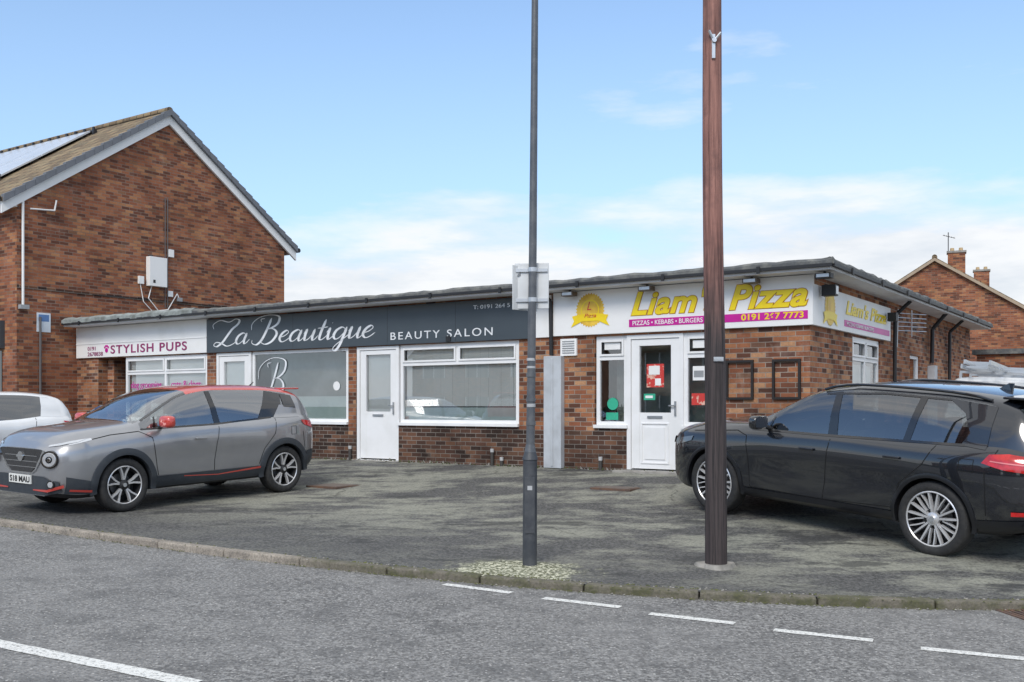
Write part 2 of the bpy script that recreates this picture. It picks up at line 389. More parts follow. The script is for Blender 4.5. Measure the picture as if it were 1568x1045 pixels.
# road markings
b = MB()
def mark(p, q, w):
    p = Vector(p); q = Vector(q); d = (q-p).normalized(); n = Vector((-d.y, d.x))*w/2; L = (q-p).length; k = max(6, int(L/.06))
    vs = []
    for i in range(k+1):
        c = p+(q-p)*i/k
        for sd in (-1, 1):
            e = c+n*sd*(1+random.uniform(-.10, .05)); vs.append((e.x, e.y, roadz(SV(e.x, e.y)[0])+.004))
    b.add(vs, [(2*i, 2*i+2, 2*i+3, 2*i+1) for i in range(k)])
for p, q in [((-.585, 8.73), (-.005, 8.40)), ((.254, 8.20), (.846, 7.90)), ((1.045, 7.68), (1.627, 7.395)), ((1.864, 7.205), (2.476, 6.94)), ((2.722, 6.74), (3.32, 6.5)), ((3.6, 6.35), (4.3, 6.1)), ((4.7, 5.95), (5.5, 5.75))]:
    mark(p, q, .10)
mark((-7.3, 8.62), (-1.774, 5.66), .13); mark((0.2, 4.6), (3.6, 2.8), .13)
b.finish('road_markings', None, ['paint'], recalc=False)
rust = pmat('rusty_iron', (.16, .09, .06), .8, col2=(.10, .07, .06), scale=8); lidm = pmat('lid_tarmac', (.17, .14, .12), .9, scale=20)
for i, (x, y) in enumerate([(-2.75, 15.7), (1.55, 14.6)]):
    e = empty('manhole_cover'); s0, v0 = SV(x, y); z = gz(x, y)+.004
    e.matrix_world = Matrix.Translation((x, y, z)) @ Matrix.Rotation(-TH, 4, 'Z')
    b = MB(); b.box(-.32, .32, -.3, .3, -.02, .008, 0); b.box(-.26, .26, -.24, .24, .008, .013, 1)
    b.finish('frame_and_lid', e, [rust, lidm])
sg0 = -1.0; gx, gy = W(sg0, vk(sg0)-.22)
e = empty('drain_grate'); e.matrix_world = Matrix.Translation((gx, gy, roadz(sg0)+.002)) @ Matrix.Rotation(math.radians(8), 4, 'Z')
b = MB()
b.box(-.24, .24, -.2, -.17, 0, .01); b.box(-.24, .24, .17, .2, 0, .01); b.box(-.24, -.21, -.17, .17, 0, .01); b.box(.21, .24, -.17, .17, 0, .01)
for i in range(8): b.box(-.19+i*.052, -.165+i*.052, -.17, .17, 0, .008)
b.box(-.21, .21, -.17, .17, 0, .002, 1)
b.finish('grate', e, [rust, 'black'])

# ---------------------------------------------------------------- shop building
shop = empty('shop_building', MF)
ZL, ZS, ZT0, ZT1 = 0.2, 1.27, 2.74, 3.5
XL, XR, YB = -15.46, 2.46, 12.5
b = MB()
def low(x0, x1):
    b.box(x0, x1, 0, .25, ZL, ZS, 1)
def pier(x0, x1, zz=1.05):
    b.box(x0, x1, 0, .25, ZL, zz, 1); b.box(x0, x1, 0, .25, zz, ZT0, 0)
b.box(XL, XR, 0, .25, ZT0, ZT1, 0)
pier(XL, -14.6); low(-13.6, -10.68); pier(-10.68, -10.4); low(-9.3, -6.54); pier(-6.54, -6.34)
low(-5.27, -2.57); pier(-2.57, -1.09, 1.2); low(-1.09, -.5); low(.48, 1.06); pier(1.06, XR, .9)
b.box(-14.6, -14.35, .25, 1.2, ZL, ZT0, 0)
def sidebox(y0, y1, z0, z1, m=0): b.box(XR-.25, XR, y0, y1, z0, z1, m)
sidebox(.25, 2.17, ZL-.4, ZT1); sidebox(2.17, 3.93, ZL-.4, ZS); sidebox(2.17, 3.93, ZT0, ZT1); sidebox(3.93, 6.15, ZL-.4, ZT1)
sidebox(6.15, 7.0, ZL-.4, 1.9); sidebox(6.15, 7.0, 2.6, ZT1); sidebox(7.0, YB, ZL-.4, ZT1)
b.box(XL, XR-.25, YB-.25, YB, ZL, ZT1, 0)
b.finish('brick_walls', shop, ['brick2', 'brick3'])
b = MB()
b.box(XL+.05, XR-.27, 4.0, 4.1, .5, ZT1-.02, 0); b.box(XL+.05, XR-.27, .27, 3.98, .50, .56, 1); b.box(XL+.05, XR-.27, .27, 3.98, 3.0, 3.05, 0)
for x in (-10.55, -6.45, -1.9): b.box(x-.05, x+.05, .27, 3.98, .57, 2.99, 0)
b.box(-13.2, -11.5, 1.6, 2.2, .57, 1.5, 1); b.box(-8.8, -7.2, 1.8, 2.3, .57, 1.55, 1); b.box(-8.2, -7.7, 3.8, 3.95, 1.6, 2.5, 0); b.box(-.9, .9, 2.2, 2.8, .57, 1.7, 1)
b.finish('interior', shop, ['room', 'roomdark'])
OV = .45
b = MB()
b.box(XL+.1, XR+OV-.03, -OV+.03, YB+.3, ZT1, ZT1+.07, 1)
b.finish('soffit_and_fascia', shop, ['white', 'soffit'])
b = MB()
def felt_edge(p, q, mat, w=.16, z0=ZT1+.072, h=.085, step=.16):
    p = Vector(p); q = Vector(q); L = (q-p).length; n = int(L/step); d = (q-p)/n; nn = Vector((-d.y, d.x)).normalized()*w
    vs = []
    for i in range(n+1):
        c = p+d*i; j = random.uniform(-.012, .012); k = random.uniform(-.012, .016)
        o = c-nn*(.1+j)
        vs += [(o.x, o.y, z0-.01+k*.6), (o.x, o.y, z0+h*.55+k), (c.x+nn.x*.2, c.y+nn.y*.2, z0+h+k), (c.x+nn.x*1.2, c.y+nn.y*1.2, z0+h*.6), (c.x+nn.x*1.2, c.y+nn.y*1.2, z0)]
    fs = []
    for i in range(n):
        for a in range(5):
            e = (a+1) % 5; fs.append((i*5+a, i*5+e, (i+1)*5+e, (i+1)*5+a))
    fs += [(0, 1, 2, 3, 4), tuple(n*5+a for a in range(5))[::-1]]
    b.add(vs, fs, mat)
felt_edge((-10.6, -OV), (XR+OV, -OV), 0); felt_edge((XR+OV, -OV), (XR+OV, YB+.3), 0)
felt_edge((XL+.1, -OV), (-10.6, -OV), 1, w=.3, h=.13)
b.box(XL+.1, XR+OV-.1, -OV+.1, YB+.3, ZT1+.071, ZT1+.12, 0)
b.finish('felt_roof', shop, ['felt', 'feltg'])
b = MB()
b.box(XL+.1, XR+OV, -OV-.03, -OV+.028, ZT1+.035, ZT1+.078, 0)
b.box(XR+OV-.028, XR+OV+.03, -OV+.028, YB+.3, ZT1+.035, ZT1+.078, 0)
for i in range(12):
    x = XL+.8+i*1.5; b.box(x, x+.05, -OV-.05, -OV-.03, ZT1-.0, ZT1+.1, 0)
for i in range(7):
    y = .4+i*1.7; b.box(XR+OV+.03, XR+OV+.05, y, y+.05, ZT1-.0, ZT1+.1, 0)
b.tube([(-1.95, -.30, 3.5), (-1.87, -.12, 3.36), (-1.87, -.10, 3.2), (-1.87, -.08, 2.45)], .035, 10)
for y in (4.65, 9.6): b.tube([(XR+.35, y, 3.5), (XR+.08, y, 3.25), (XR+.06, y, .3)], .035, 10)
b.tube([(XR+.35, 7.8, 3.52), (XR+.08, 7.8, 3.2), (XR+.07, 7.8, 2.5)], .04, 10)
b.finish('black_trim_and_downpipes', shop, ['black'])
b = MB()
b.box(-2.0, -1.66, -.12, 0, .57, 2.44, 0); b.box(-1.85, -1.81, -.135, -.12, .6, 2.40, 0)
b.box(XR, XR+.15, 7.7, 7.95, .2, 2.44, 0)
b.finish('grey_trunking', shop, ['greycab'], bevel=.008)
b = MB(); b.box(-1.72, -1.41, -.035, 0, 2.44, 2.72, 0)
for i in range(6): b.box(-1.68, -1.45, -.045, -.035, 2.48+i*.038, 2.495+i*.038, 1)
b.finish('wall_vent', shop, ['white', 'greypaint'])

# windows & doors
fr = MB(); gl = MB(); st = MB()
def idt(a, d, z): return (a, d, z)
def sidet(a, d, z): return (XR-d, a, z)
def win(x0, x1, z0, z1, tr=None, tdiv=(), bdiv=(), t=.065, tf=idt, sill=True):
    y0, y1 = .03, .10
    fr.box(x0, x0+t, y0, y1, z0, z1, 0, tf); fr.box(x1-t, x1, y0, y1, z0, z1, 0, tf)
    fr.box(x0+t, x1-t, y0, y1, z0, z0+t, 0, tf); fr.box(x0+t, x1-t, y0, y1, z1-t, z1, 0, tf)
    if tr: fr.box(x0+t, x1-t, y0+.003, y1, tr-t*.5, tr+t*.5, 0, tf)
    for d in tdiv: fr.box(d-t*.5, d+t*.5, y0+.004, y1, (tr or z0)+t*.5, z1-t, 0, tf)
    for d in bdiv: fr.box(d-t*.5, d+t*.5, y0+.004, y1, z0+t, (tr or z1)-t*.5, 0, tf)
    gl.add([(x0+t, .065, z0+t), (x1-t, .065, z0+t), (x1-t, .065, z1-t), (x0+t, .065, z1-t)], [(0, 1, 2, 3)], 0, False, tf)
    if tr and tdiv is not None:
        xs = [x0+t]+[d for d in tdiv]+[x1-t]
        for a, c in zip(xs[:-1], xs[1:]):
            a2 = a+(t*.5 if a != x0+t else 0); c2 = c-(t*.5 if c != x1-t else 0); za, zb = tr+t*.5, z1-t; q = .035; ya = .012
            fr.box(a2, a2+q, ya, y0, za, zb, 0, tf); fr.box(c2-q, c2, ya, y0, za, zb, 0, tf); fr.box(a2+q, c2-q, ya, y0, za, za+q, 0, tf); fr.box(a2+q, c2-q, ya, y0, zb-q, zb, 0, tf)
    if sill: fr.box(x0-.02, x1+.02, -.05, .03, z0-.045, z0+.01, 0, tf)
win(-13.58, -10.70, ZS+.02, ZT0, 2.36, (-12.14,), (-12.14,))
win(-9.28, -6.56, ZS+.02, ZT0)
win(-5.25, -2.59, ZS+.02, ZT0, 2.38, (-3.92,), ())
win(-1.07, -.5, ZS+.02, ZT0, 2.38)
win(.48, 1.04, ZS+.02, ZT0, 2.38)
win(2.19, 3.91, ZS+.02, ZT0, 2.38, (3.05,), (3.05,), tf=sidet)
win(6.17, 6.98, 1.92, 2.6, tf=sidet)
def door(x0, x1, gz0, gz1, moulded=True):
    t = .07; z0 = .59
    fr.box(x0, x0+t, .0, .12, z0, ZT0-.004, 0); fr.box(x1-t, x1, .0, .12, z0, ZT0-.004, 0); fr.box(x0+t, x1-t, .0, .12, ZT0-t, ZT0-.004, 0)
    a, c = x0+t+.006, x1-t-.006; zt = ZT0-t-.006; q = .14
    fr.box(a, a+q, .02, .09, z0+.02, zt, 0); fr.box(c-q, c, .02, .09, z0+.02, zt, 0)
    fr.box(a+q, c-q, .02, .09, gz1, zt, 0); fr.box(a+q, c-q, .025, .085, z0+.02, gz0, 0)
    gl.add([(a+q, .06, gz0), (c-q, .06, gz0), (c-q, .06, gz1), (a+q, .06, gz1)], [(0, 1, 2, 3)])
    if moulded:
        for (p0, p1, r0, r1) in ((a+q+.03, c-q-.03, z0+.10, gz0-.16),):
            fr.box(p0, p1, .010, .025, r0, r0+.025, 0); fr.box(p0, p1, .010, .025, r1-.025, r1, 0)
            fr.box(p0, p0+.025, .010, .025, r0+.025, r1-.025, 0); fr.box(p1-.025, p1, .010, .025, r0+.025, r1-.025, 0)
            fr.box(p0+.07, p1-.07, .010, .025, r0+.07, r1-.07, 0)
    st.box((a+c)/2-.13, (a+c)/2+.13, .008, .025, gz0-.09, gz0-.05, 0)
    st.box(c-.075, c-.045, .0, .02, 1.45, 1.68, 0); st.box(c-.16, c-.05, -.03, -.01, 1.60, 1.62, 0); st.box(c-.07, c-.05, -.012, .0, 1.60, 1.62, 0)
    fr.box(x0, x1, -.02, .12, .57, .585, 0)
door(-10.38, -9.3, 1.4, 2.55); door(-6.32, -5.27, 1.5, 2.58, False); door(-.5, .48, 1.5, 2.56)
fr.box(-14.35, -13.6, 1.0, 1.06, .57, ZT0, 0)
fr.finish('window_and_door_frames', shop, ['upvc'], bevel=.004)
gl.finish('glazing', shop, ['glass'], recalc=False)
st.finish('door_furniture', shop, ['metal'])
b = MB()
x = -5.16
while x < -2.70:
    a = random.uniform(.28, .42)
    b.add([(x, .115, 1.60), (x+.068, .115+.085*a, 1.60), (x+.068, .115+.085*a, 2.66), (x, .115, 2.66)], [(0, 1, 2, 3)], 0); x += .089
b.add([(-5.18, .105, 1.34), (-2.66, .105, 1.34), (-2.66, .105, 1.58), (-5.18, .105, 1.58)], [(0, 1, 2, 3)], 2)
b.add([(-5.18, .22, 1.34), (-2.66, .22, 1.34), (-2.66, .22, 2.7), (-5.18, .22, 2.7)], [(0, 1, 2, 3)], 4)  # dark sheet added behind the slats, painting shade into their gaps
x = -6.12
while x < -5.48:
    b.add([(x, .10, 1.5), (x+.066, .12, 1.5), (x+.066, .12, 2.58), (x, .10, 2.58)], [(0, 1, 2, 3)], 0); x += .078
b.add([(-10.2, .10, 1.4), (-9.46, .10, 1.4), (-9.46, .10, 2.55), (-10.2, .10, 2.55)], [(0, 1, 2, 3)], 0)
b.add([(-9.22, .09, 1.34), (-6.62, .09, 1.34), (-6.62, .09, 1.80), (-9.22, .09, 1.80)], [(0, 1, 2, 3)], 2)
b.add([(-9.22, .5, 1.34), (-6.62, .5, 1.34), (-6.62, .5, 2.7), (-9.22, .5, 2.7)], [(0, 1, 2, 3)], 3)  # grey-green sheet added behind the glass, coloured like its reflection
b.add([(-13.5, .13, 1.34), (-10.78, .13, 1.34), (-10.78, .13, 2.68), (-13.5, .13, 2.68)], [(0, 1, 2, 3)], 0)
b.add([(XR-.15, 2.3, 1.34), (XR-.15, 3.85, 1.34), (XR-.15, 3.85, 2.30), (XR-.15, 2.3, 2.30)], [(0, 1, 2, 3)], 2)
b.add([(-1.05, .7, .6), (1.05, .7, .6), (1.05, .7, 2.7), (-1.05, .7, 2.7)], [(0, 1, 2, 3)], 3)  # same reflection-coloured sheet added behind the pizza shop door and windows
b.finish('blinds_film_and_backdrops', shop, ['curtain', 'white', 'frost', pmat('reflection_backdrop', (.38, .43, .42), .9, col2=(.24, .28, .27), scale=1.2), pmat('dark_blind_backing', (.10, .12, .12), .9)], recalc=False)
b = MB()
def sticker(x0, x1, z0, z1, m, y=.05): b.box(x0, x1, y, y+.004, z0, z1, m)
sticker(-.17, .13, 1.90, 2.27, 0); sticker(-.13, .06, 2.10, 2.24, 1, .045); sticker(-.02, .08, 1.93, 2.04, 1, .045)
sticker(-.22, -.02, 1.70, 1.80, 2); sticker(-.19, -.06, 1.73, 1.77, 1, .045); sticker(.62, .85, 2.0, 2.22, 1); sticker(.64, .80, 2.05, 2.15, 6, .045); sticker(.60, .88, 1.62, 1.80, 0); sticker(.62, .86, 2.5, 2.62, 1)
b.cyl((-.78, .05, 1.64), (-.78, .054, 1.64), .10, n=24, mat=2); sticker(-.90, -.68, 1.38, 1.5, 2)
sticker(-.93, -.64, 2.52, 2.64, 1)
sticker(-14.3, -13.7, 1.9, 2.4, 4, .99); sticker(-14.25, -13.75, 2.2, 2.34, 5, .985); sticker(-14.2, -13.8, 1.95, 2.1, 0, .985)
b.cyl((-6.9, .05, 2.0), (-6.9, .054, 2.0), .09, n=24, mat=1)
b.finish('posters_and_stickers', shop, ['red', 'white', 'green', 'yellow', 'purple', 'yellow', 'greypaint'])
b = MB()
for x0, x1 in ((1.19, 1.62), (1.91, 2.33)):
    t = .034
    b.box(x0, x1, -.045, 0, 1.70, 1.735, 0); b.box(x0, x1, -.045, 0, 2.255, 2.29, 0); b.box(x0, x0+t, -.045, 0, 1.735, 2.255, 0); b.box(x1-t, x1, -.045, 0, 1.735, 2.255, 0)
b.finish('empty_menu_frames', shop, [pmat('dark_frame', (.018, .014, .013), .6)])
b = MB()
for x, m in ((-1.55, 0), (-.15, 0), (1.55, 0), (2.62, 1)):
    b.box(x, x+.22, -.30, -.14, 3.40, 3.47, m); b.box(x+.09, x+.12, -.2, -.16, 3.47, 3.5, m)
    b.box(x+.02, x+.20, -.305, -.30, 3.41, 3.46, 2)
b.box(XR+.1, XR+.3, .2, .35, 3.2, 3.36, 1); b.box(XR+.3, XR+.31, .22, .33, 3.22, 3.34, 2)
b.box(XR+.1, XR+.25, 4.0, 4.15, 3.1, 3.25, 1); b.box(-4.1, -4.0, -.08, 0, 2.76, 2.86, 1)
b.finish('floodlights', shop, [pmat('bronze_lamp', (.12, .09, .07), .5), 'black', 'alu'], bevel=.006)
b = MB()
for i in range(5): b.tube([(XR+.05, 5.0, 3.0+i*.08), (XR+.35, 5.9, 3.02+i*.08)], .008, 6)
b.tube([(XR+.03, 5.0, 2.7), (XR+.05, 5.0, 3.4)], .012, 6); b.tube([(XR+.2, 5.4, 2.9), (XR+.2, 5.4, 3.4)], .01, 6)
b.finish('wall_aerial', shop, ['alu'])
b = MB()
for (x, z) in ((-3.1, .8), (-6.45, .78), (-.95, .72), (-2.9, .66)): b.cyl((x, -.05, .55), (x, -.05, z), .03, n=10)
b.cyl((-2.3, -.05, .55), (-2.3, -.05, 2.7), .014, n=8)
b.finish('pipe_stubs', shop, [pmat('cast_pipe', (.06, .055, .05), .6)])
b = MB()
for (x, z) in ((-3.1, .8), (-6.45, .78), (-.95, .72), (-2.9, .66)): b.cyl((x, -.05, z), (x, -.05, z+.06), .034, n=10)
b.finish('pipe_caps', shop, [pmat('cap', (.5, .5, .5), .6)])
b = MB(); b.box(-.65, .62, -.22, 0, .45, .585, 0); b.box(-6.4, -5.2, -.10, 0, .45, .58, 0); b.box(-14.7, -13.5, -.1, .24, .45, .60, 0)
b.finish('door_steps', shop, ['concrete'], bevel=.01)
b = MB()
for i in range(420):
    x = random.uniform(-13, 2.4); y = -abs(random.gauss(0, .06)); r = random.uniform(.01, .03)
    z = .565
    b.add([(x-r, y-.01, z), (x+r, y-.01, z), (x+random.uniform(-r, r), y-.02, z+r*random.uniform(1, 2.4))], [(0, 1, 2)], random.choice((0, 0, 1)))
b.finish('weeds_and_litter', shop, [pmat('weed', (.09, .10, .04), .9), 'concrete'], recalc=False)

# ---- signs
sg = empty('shop_sign', MF)
b = MB(); b.box(-15.42, -10.64, -.05, 0, 2.76, 3.49, 0); b.box(-15.42, -10.64, -.062, -.05, 3.08, 3.10, 0); b.finish('panel', sg, ['white'], bevel=.004)
text('STYLISH PUPS', sg, 'lettering', 'purple', -14.05, -.056, 2.84, .27, 2.75, offset=.003, spacing=1.15)
text('0191\n2678838', sg, 'phone_number', 'purple', -14.95, -.056, 2.93, .13, .6)
text('dog grooming', sg, 'window_lettering', 'magenta', -13.4, .04, 2.02, .22, 1.1); text('cats & dogs', sg, 'window_lettering_2', 'magenta', -11.95, .04, 2.02, .22, 1.0)
b = MB()
for dx, dz, r in ((0, 0, .055), (-.07, .07, .025), (-.025, .1, .027), (.025, .1, .027), (.07, .07, .025)): b.cyl((-14.2+dx, -.06, 2.92+dz), (-14.2+dx, -.052, 2.92+dz), r, n=16)
b.finish('paw_print', sg, ['magenta'])
sg = empty('shop_sign', MF)
b = MB(); b.box(-10.62, -2.22, -.06, 0, 2.75, 3.47, 0); b.finish('panel', sg, ['signdark'], bevel=.004)
b = MB()
for x in (-8.0, -5.5, -3.9): b.box(x, x+.008, -.0605, -.06, 2.76, 3.46, 0)
b.finish('panel_joints', sg, ['black'])
GL = {'L': ([[(-.6, 1.5), (-.75, 1.95), (-.2, 2.3), (.6, 2.1), (1.1, 2.35), (1.45, 2.2), (1.4, 1.85), (1.0, 1.4), (.7, .8), (.4, .2), (0, -.15), (-.3, 0), (-.1, .25), (.4, .1), (.9, -.15), (1.4, .05), (1.7, .4)]], 1.55),
      'a': ([[(.75, .85), (.5, 1.0), (.15, .75), (.03, .3), (.22, 0), (.5, .15), (.75, .6), (.82, .98)], [(.82, .98), (.7, .35), (.78, .02), (.95, .1), (1.15, .4)]], 1.08),
      'B': ([[(.75, 2.2), (.6, 1.3), (.35, .3), (0, -.15), (-.4, .0), (-.45, .3)], [(-.7, 1.2), (-.75, 1.8), (-.3, 2.3), (.5, 2.5), (1.3, 2.3), (1.35, 1.7), (.9, 1.3), (.5, 1.25), (1.1, 1.2), (1.45, .75), (1.2, .1), (.7, -.15), (.3, .1), (.4, .45)], [(.0, 1.9), (-.1, 2.15), (.2, 2.2)]], 1.75),
      'e': ([[(.05, .4), (.4, .55), (.62, .82), (.45, 1.0), (.15, .75), (.03, .3), (.25, 0), (.55, .1), (.85, .4)]], .82),
      'u': ([[(-.05, .6), (.12, .98), (.08, .4), (.15, .03), (.4, .15), (.65, .6), (.75, .98)], [(.75, .98), (.66, .35), (.74, .02), (.9, .1), (1.08, .4)]], 1.02),
      't': ([[(.4, 1.75), (.25, .9), (.2, .2), (.35, 0), (.55, .15), (.75, .4)], [(-.1, 1.02), (.3, 1.05), (.65, 1.1)]], .70),
      'i': ([[(-.05, .6), (.12, .98), (.1, .4), (.17, .02), (.35, .12), (.55, .4)], [(.2, 1.38), (.25, 1.46)]], .5),
      'q': ([[(.75, .85), (.5, 1.0), (.15, .75), (.03, .3), (.22, 0), (.5, .15), (.75, .6), (.82, .98)], [(.85, 1.0), (.75, .2), (.62, -.6), (.4, -1.0), (.2, -.85), (.35, -.5), (.8, 0), (1.15, .4)]], 1.08), ' ': ([], .75)}
def cr(P, n=7):
    P = [Vector(p) for p in P]
    if len(P) < 3: return P
    Q = [2*P[0]-P[1]]+P+[2*P[-1]-P[-2]]; out = []
    for i in range(1, len(Q)-2):
        for k in range(n):
            t = k/n; a, b_, c, d = Q[i-1:i+3]
            out.append(.5*((2*b_)+(c-a)*t+(2*a-5*b_+4*c-d)*t*t+(3*b_-a-3*c+d)*t**3))
    out.append(P[-1]); return out
def script(word, x, z, sx, sz, y, nib, parent, name, mat, shear=.35):
    b = MB(); cx = 0
    for ch in word:
        strokes, adv = GL[ch]
        for S in strokes:
            pl = [Vector((x+(cx+p.x)*sx+p.y*sz*shear, z+p.y*sz)) for p in cr(S)]
            vs = []
            for i, p in enumerate(pl):
                d = (pl[min(i+1, len(pl)-1)]-pl[max(i-1, 0)]).normalized()
                w = nib*(.28+.95*max(0, -d.y*.9-.1*d.x) if d.y < 0 else nib*0+.28)
                e = min(1, (i+1)/3, (len(pl)-i)/3); n = Vector((-d.y, d.x))*w*e
                vs += [(p.x-n.x, y, p.y-n.y), (p.x+n.x, y, p.y+n.y)]
            b.add(vs, [(2*i, 2*i+1, 2*i+3, 2*i+2) for i in range(len(pl)-1)])
        cx += adv
    return b.finish(name, parent, [mat], recalc=False)
script('La Beautique', -10.28, 2.91, .365, .225, -.0635, .03, sg, 'script_lettering', 'silverink')
text('BEAUTY SALON', sg, 'lettering', 'silverink', -5.43, -.064, 2.84, .20, 2.33, spacing=1.3)
text('T: 0191 264 5', sg, 'phone_number', 'silverink', -3.5, -.064, 3.31, .10, .78)
script('B', -8.95, 1.75, .36, .34, .045, .022, sg, 'window_monogram', 'silverink', .2)
text('beauty salon', sg, 'window_lettering', 'silverink', -8.6, .045, 1.5, .1, .8, shear=.3)
sg = empty('shop_sign', MF)
b = MB(); b.box(-2.2, -1.9, -.045, 0, 2.76, 3.47, 0); b.box(-1.84, XR+.06, -.07, 0, 2.77, 3.49, 0); b.box(XR, XR+.06, 0.0, 4.4, 2.77, 3.36, 0)
b.finish('panel', sg, ['white'], bevel=.004)
b = MB(); b.box(-.42, 2.45, -.076, -.07, 2.86, 2.98, 0); b.box(XR+.06, XR+.065, 1.5, 4.3, 2.85, 2.95, 0); b.finish('magenta_strip', sg, ['magenta'])
t1 = text("Liam's Pizza", sg, 'name_outline', 'orange', -.40, -.072, 3.055, .50, 2.86, shear=.3, offset=.024, extrude=.0005, spacing=1.06)
text("Liam's Pizza", sg, 'name_lettering', 'yellow', -.40, -.079, 3.055, .50, None, shear=.3, offset=.014, extrude=.0005, spacing=1.06, scale=tuple(t1.scale))
text("PIZZAS • KEBABS • BURGERS •", sg, 'menu_lettering', 'white', -.36, -.078, 2.885, .10, 1.25, offset=.001, extrude=.001)
text("0191 267 7773", sg, 'phone_number', 'yellow', 1.45, -.078, 2.88, .125, .94, offset=.003, extrude=.001)
text("Liam's Pizza", sg, 'side_name_lettering', 'yellow', XR+.066, 1.55, 3.05, .30, 2.5, shear=.3, offset=.008, side=True)
text("PIZZAS KEBABS BURGERS", sg, 'side_menu_lettering', 'white', XR+.069, 1.6, 2.87, .08, 1.6, side=True)
b = MB()
def badge(cx, cz, tf, y):
    n = 32; vs = [(cx, y, cz)]
    for i in range(n*2):
        t = math.pi*i/n; r = .27 if i % 2 else .245; vs.append((cx+r*math.cos(t), y, cz+r*math.sin(t)*1.05))
    b.add(vs, [(0, 1+i, 1+(i+1) % (2*n)) for i in range(2*n)], 0, False, tf)
    for r, yy, m in ((.17, y-.003, 1), (.15, y-.005, 0)):
        vs = [(cx+r*math.cos(2*math.pi*i/24), yy, cz+r*math.sin(2*math.pi*i/24)) for i in range(24)]; b.add(vs, [tuple(range(24))], m, False, tf)
    vs = [(cx-.36, y-.007, cz-.27), (cx-.15, y-.007, cz-.18), (cx+.15, y-.007, cz-.18), (cx+.36, y-.007, cz-.27), (cx+.30, y-.007, cz-.17), (cx+.34, y-.007, cz-.09), (cx+.15, y-.007, cz-.06), (cx-.15, y-.007, cz-.06), (cx-.34, y-.007, cz-.09), (cx-.30, y-.007, cz-.17)]
    b.add(vs, [(0, 1, 7, 8, 9), (1, 2, 6, 7), (2, 3, 4, 5, 6)], 2, False, tf)
badge(-1.13, 3.17, idt, -.074); badge(.75, 3.08, lambda a, d, z: (XR-d, a, z), -.066)
b.finish('gold_crest', sg, ['gold', 'yellow', 'yellow'], recalc=False)
text("L", sg, 'crest_letter', 'red', -1.20, -.082, 3.17, .2, shear=.3, extrude=.001); text("Pizza", sg, 'crest_word', 'red', -1.24, -.086, 3.05, .09, .22, shear=.3, extrude=.001)

# ---------------------------------------------------------------- left brick house
hs = empty('brick_house', MF)
GX, Y0, Y1, RY, EZ, RZ = -15.46, -1.52, 6.75, 2.615, 6.5, 9.28
b = MB()
XE = -42
pf = [(Y0, 0), (Y1, 0), (Y1, EZ), (RY, RZ), (Y0, EZ)]
vs = [(GX-.003, y, z) for y, z in pf]+[(XE, y, z) for y, z in pf]
b.add(vs, [(0, 1, 2, 3, 4), (5, 9, 8, 7, 6), (0, 4, 9, 5), (1, 6, 7, 2), (2, 7, 8, 3), (3, 8, 9, 4), (0, 5, 6, 1)])
b.finish('brick_walls', hs, ['brick'])
b = MB(); b.box(GX-.003, GX+.012, Y0-.0, Y1, 4.33, 4.40, 0); b.finish('soldier_course', hs, ['brick3'])
sl = math.atan2(RZ-EZ, RY-Y0); ov = .4
def slope(y, off): return (RZ-abs(y-RY)*math.tan(sl))+off/math.cos(sl)
b = MB()
for sgn, ye in ((-1, Y0-ov), (1, Y1+ov)):
    xa, xb = GX+.10, XE
    vs = []
    for x in (xa, xb):
        for y, o in ((RY, .02), (ye, .02), (ye, .10), (RY, .10)): vs.append((x, y, slope(y, o)))
    b.add(vs, [(0, 1, 2, 3), (4, 7, 6, 5), (0, 4, 5, 1), (1, 5, 6, 2), (2, 6, 7, 3), (3, 7, 4, 0)])
b.cyl((GX+.1, RY, RZ+.12), (XE, RY, RZ+.12), .1, n=12)
b.finish('tiled_roof', hs, ['tiles'])
b = MB(); v2 = MB()
for ye in (Y0-ov, Y1+ov):
    vs = []
    for x in (GX+.02, GX+.085):
        for y, o in ((RY, .018), (ye, .018), (ye, -.20), (RY, -.20)): vs.append((x, y, slope(y, o)))
    b.add(vs, [(0, 1, 2, 3), (4, 7, 6, 5), (0, 4, 5, 1), (1, 5, 6, 2), (2, 6, 7, 3), (3, 7, 4, 0)])
    n = 18
    for i in range(n):
        y0 = RY+(ye-RY)*i/n; y1 = RY+(ye-RY)*(i+.97)/n
        vs = []
        for x in (GX+.04, GX+.17):
            for y, o in ((y0, .0), (y1, .0), (y1, .15), (y0, .12)): vs.append((x, y, slope(y, o)))
        v2.add(vs, [(0, 1, 2, 3), (4, 7, 6, 5), (0, 4, 5, 1), (1, 5, 6, 2), (2, 6, 7, 3), (3, 7, 4, 0)])
b.box(XE, GX+.02, Y0-ov-.02, Y0-ov+.02, EZ-.30, EZ-.12, 0); b.box(XE, GX+.02, Y0-ov+.02, Y0, EZ-.30, EZ-.27, 0)
b.box(XE, GX+.02, Y1+ov-.02, Y1+ov+.02, EZ-.32, EZ-.14, 0)
b.finish('white_bargeboards', hs, ['white']); v2.finish('verge_caps', hs, [pmat('grey_verge', (.17, .18, .20), .6)])
b = MB()
b.cyl((XE, Y0-ov-.08, EZ-.18), (GX+.1, Y0-ov-.08, EZ-.18), .06, n=10, mat=0)
b.cyl((XE, Y1+ov+.08, EZ-.2), (GX+.12, Y1+ov+.08, EZ-.2), .07, n=10, mat=0)
b.finish('gutters', hs, ['black'])
b = MB()
